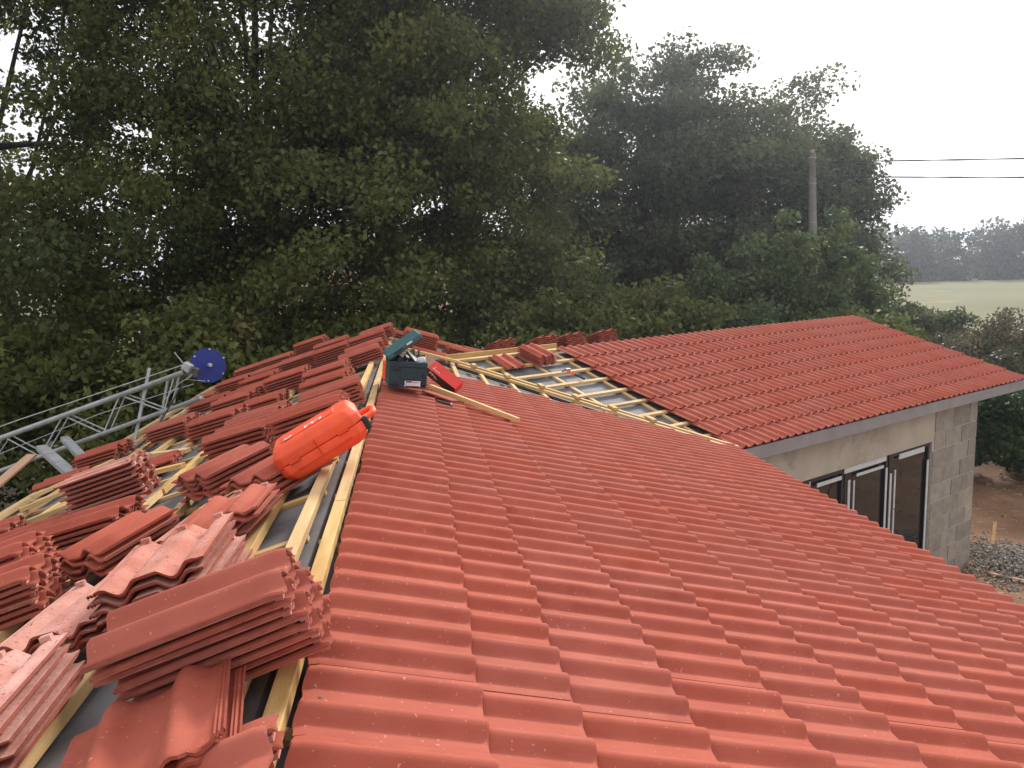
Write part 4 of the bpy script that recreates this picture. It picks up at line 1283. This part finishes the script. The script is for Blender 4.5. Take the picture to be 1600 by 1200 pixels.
tree('laurel_hedge', 'dense dark green laurel hedge right of the block wall', 'hedge', 11.6, 17.8, 2.2,
     [(10.7, 17.3, 1.15, 1.4, 1.0, 1.05), (12.4, 17.6, 1.3, 1.6, 1.2, 1.15), (14.6, 18, 1.4, 1.9, 1.4, 1.2), (17, 18.4, 1.4, 1.9, 1.4, 1.2)], 330, 170, 0.11, leaf_laurel, 160, None, 0.07, (0.25, 0.42), 20)
tree('bramble_hedge', 'wide brown-green bramble hedge between the yard and field', 'hedge', 15.5, 25, 2.4,
     [(12.4, 22.5, 1.2, 2.2, 1.8, 1.25), (14.6, 24.5, 1.45, 2.4, 2.2, 1.4), (17.4, 26.5, 1.5, 2.6, 2.4, 1.5), (20.4, 28.2, 1.6, 2.8, 2.4, 1.5), (16.5, 22.4, 1.25, 2.6, 1.6, 1.25), (20, 24, 1.4, 3, 1.8, 1.4), (23.5, 28, 1.6, 2.8, 2.4, 1.5)],
     640, 190, 0.11, leaf_bramble, 161, None, 0.06, (0.3, 0.5), 26)
tree('round_bush', 'rounded dark bush at the corner of the field behind the verge', 'bush', 14.9, 30.5, 3.3,
     [(14.9, 30.5, 1.7, 1.7, 1.4, 1.55), (16.4, 30.8, 1.5, 1.2, 1.2, 1.35), (13.4, 30.2, 1.3, 1.0, 1, 1.1)], 200, 170, 0.14, leaf_far, 162, None, 0.08, (0.3, 0.5), 16)
tree('pale_shrub', 'pale leafy shrub touching the top of the wing verge', 'shrub', 12.2, 26.8, 2.9,
     [(12.3, 26.8, 1.5, 1.1, 1.0, 1.3), (13.0, 27.4, 1.9, 0.7, 0.7, 0.9)], 110, 150, 0.12, leaf_young, 163, None, 0.06, (0.25, 0.45), 12)

# distant woodland along the far side of the field
g = np.random.default_rng(300)
cs, rr_ = [], []
for i in range(110):
    x = -60 + i * 2.1 + g.uniform(-1.0, 1.0); y = 150 + g.uniform(-4, 12)
    h = 10.0 + 1.1 * math.sin(i * 0.33 + 2.2) + g.uniform(-0.8, 1.1)
    m = 54
    d = g.normal(size=(m, 3)); d /= np.linalg.norm(d, axis=1)[:, None]
    d[:20, 2] = -np.abs(d[:20, 2]) - 0.8
    q = np.array([x, y, h * 0.5]) + d * (0.4 + 0.6 * g.random(m))[:, None] * np.array([3.2, 3.0, h * 0.55])
    q[:, 2] = np.clip(q[:, 2], 0.3, None)
    cs.append(q); rr_.append(g.uniform(0.9, 1.7, m))
cs = np.concatenate(cs); rr_ = np.concatenate(rr_)
me = leaves_mesh('distant_woodland', cs, np.stack([rr_ * 1.2, rr_ * 1.2, rr_ * .9], 1), 32, 0.72, leaf_wood, 301, np.clip(0.4 + g.normal(size=len(cs)) * 0.22, 0, 1))
o = mesh_obj('distant_woodland', me); tag(o, 'hazy line of woodland across the far side of the field', 'woodland', None, 'stuff')

# ------------------------------------------------------------------ house behind the oaks
nb = empty('neighbour_house', (-7.0, 34, 0), 'pinkish house glimpsed through gaps in the oaks', 'house')
mb = MB(); mb.box((-7.6, 36, 1.6), (9, 5, 3.2)); part('wall', mb, mat_pinkwall, nb)
mb = MB(); mb.add([(-12.5, 33.2, 3.1), (-2.7, 33.2, 3.1), (-2.7, 36, 4.9), (-12.5, 36, 4.9), (-12.5, 38.8, 3.1), (-2.7, 38.8, 3.1)], [(0, 1, 2, 3), (3, 2, 5, 4), (0, 3, 4), (1, 5, 2), (0, 4, 5, 1)])
part('roof', mb, mat_pinkroof, nb)
for x in (-10.8, -8.4, -5.2):
    mb = MB(); mb.box((x, 33.47, 1.7), (0.9, 0.06, 1.2)); f = part('window', mb, mat_winwhite, nb)
    mb = MB(); mb.box((x, 33.43, 1.7), (0.7, 0.02, 1.0)); part('pane', mb, mat_glass, f)

# ------------------------------------------------------------------ yard: gravel, sticks
g = np.random.default_rng(77)
n = 2400
P = np.stack([7.9 + g.normal(size=n) * 0.42, 12.3 + g.normal(size=n) * 0.62, np.zeros(n)], 1)
hgt = 0.20 * np.exp(-((P[:, 0] - 7.9) ** 2 / 0.6 + (P[:, 1] - 12.3) ** 2 / 1.0))
P[:, 2] = 0.01 + hgt * g.random(n)
mb_v, mb_f = [], []
cube = np.array([(-1, -1, -1), (1, -1, -1), (0.2, 1, -0.8), (0, 0, 1), (-0.9, 0.6, 0.2)], float)
fc = [(0, 2, 1), (0, 1, 3), (1, 2, 3), (2, 4, 3), (4, 0, 3), (0, 4, 2)]
sel = [p for p in P if (V((p[0], p[1], 0)) - PW).dot(DH) > 0.05 or (V((p[0], p[1], 0)) - GP).dot(TW) > 0.05]
for p in sel:
    s = g.uniform(0.009, 0.028)
    q = g.normal(size=(3, 3)); q, _ = np.linalg.qr(q)
    vv = (cube * s) @ q + p
    k = len(mb_v); mb_v += [tuple(v) for v in vv]; mb_f += [tuple(i + k for i in f) for f in fc]
mat_gravel = noise_mat('gravel', (0.14, 0.12, 0.10), (0.50, 0.45, 0.40), 60, 0.9, 0.2, coords='Object', detail=2)
o = mesh_obj('gravel', mk('gravel', mb_v, mb_f, mat_gravel)); tag(o, 'small heap of grey gravel at the corner of the block wall', 'gravel', None, 'stuff')
# clods and pebbles over the dirt
mb_v, mb_f = [], []
for _ in range(1500):
    p = np.array([g.uniform(6.8, 16), g.uniform(10, 18), 0.012])
    s = g.uniform(0.008, 0.03) if g.random() < 0.93 else g.uniform(0.03, 0.06)
    q, _r = np.linalg.qr(g.normal(size=(3, 3)))
    if (V((p[0], p[1], 0)) - PW).dot(DH) < 0.05 and (V((p[0], p[1], 0)) - GP).dot(TW) < 0.05: continue
    vv = (cube * s) @ q + p
    k = len(mb_v); mb_v += [tuple(v) for v in vv]; mb_f += [tuple(i + k for i in f) for f in fc]
mat_clod = noise_mat('clod', (0.19, 0.10, 0.06), (0.42, 0.3, 0.22), 0.9, 0.95, 0.3, detail=9)
o = mesh_obj('dirt_clods', mk('dirt_clods', mb_v, mb_f, mat_clod)); tag(o, 'scattered clods and pebbles on the bare dirt', 'clods', None, 'stuff')
for i, (a, b, lab) in enumerate((((7.98, 13.05, 0.02), (8.16, 13.3, 0.42), 'upright yellow stake standing in the gravel'),
                                 ((7.25, 12.55, 0.02), (7.40, 12.75, 0.30), 'short wooden peg at the foot of the block corner'),
                                 ((7.30, 12.0, 0.05), (7.75, 11.55, 0.05), 'grey board lying against the block corner'),
                                 ((10.3, 15.4, 0.03), (11.9, 15.1, 0.03), 'thin stick lying on the bare dirt'))):
    mb = MB(); mb.beam(a, b, 0.05 if i < 3 else 0.025, 0.025)
    o = mesh_obj(['wooden_stake', 'wooden_peg', 'wooden_board', 'stick'][i], mb.me('stake', [mat_wood, mat_wood, mat_oldwood, mat_bark][i])); tag(o, lab, ['stake', 'peg', 'board', 'stick'][i])

# ------------------------------------------------------------------ haze
HAZE = True
if HAZE:
    hm = bpy.data.materials.new('haze'); hm.use_nodes = True
    nt = hm.node_tree
    nt.nodes.remove(nt.nodes['Principled BSDF'])
    pv = nt.nodes.new('ShaderNodeVolumePrincipled')
    pv.inputs['Color'].default_value = (0.82, 0.88, 1.0, 1)
    pv.inputs['Density'].default_value = 0.0011
    pv.inputs['Anisotropy'].default_value = 0.75
    nt.links.new(pv.outputs[0], nt.nodes['Material Output'].inputs['Volume'])
    mb = MB(); mb.box((150, 440, 11.0), (1700, 1700, 24.0))
    o = mesh_obj('haze', mb.me('haze', hm)); tag(o, kind='stuff')
    o['label'] = 'thin pale haze in the air over the whole scene'
print('tris', sum(len(o.data.loop_triangles) if o.type == 'MESH' else 0 for o in scene.objects))
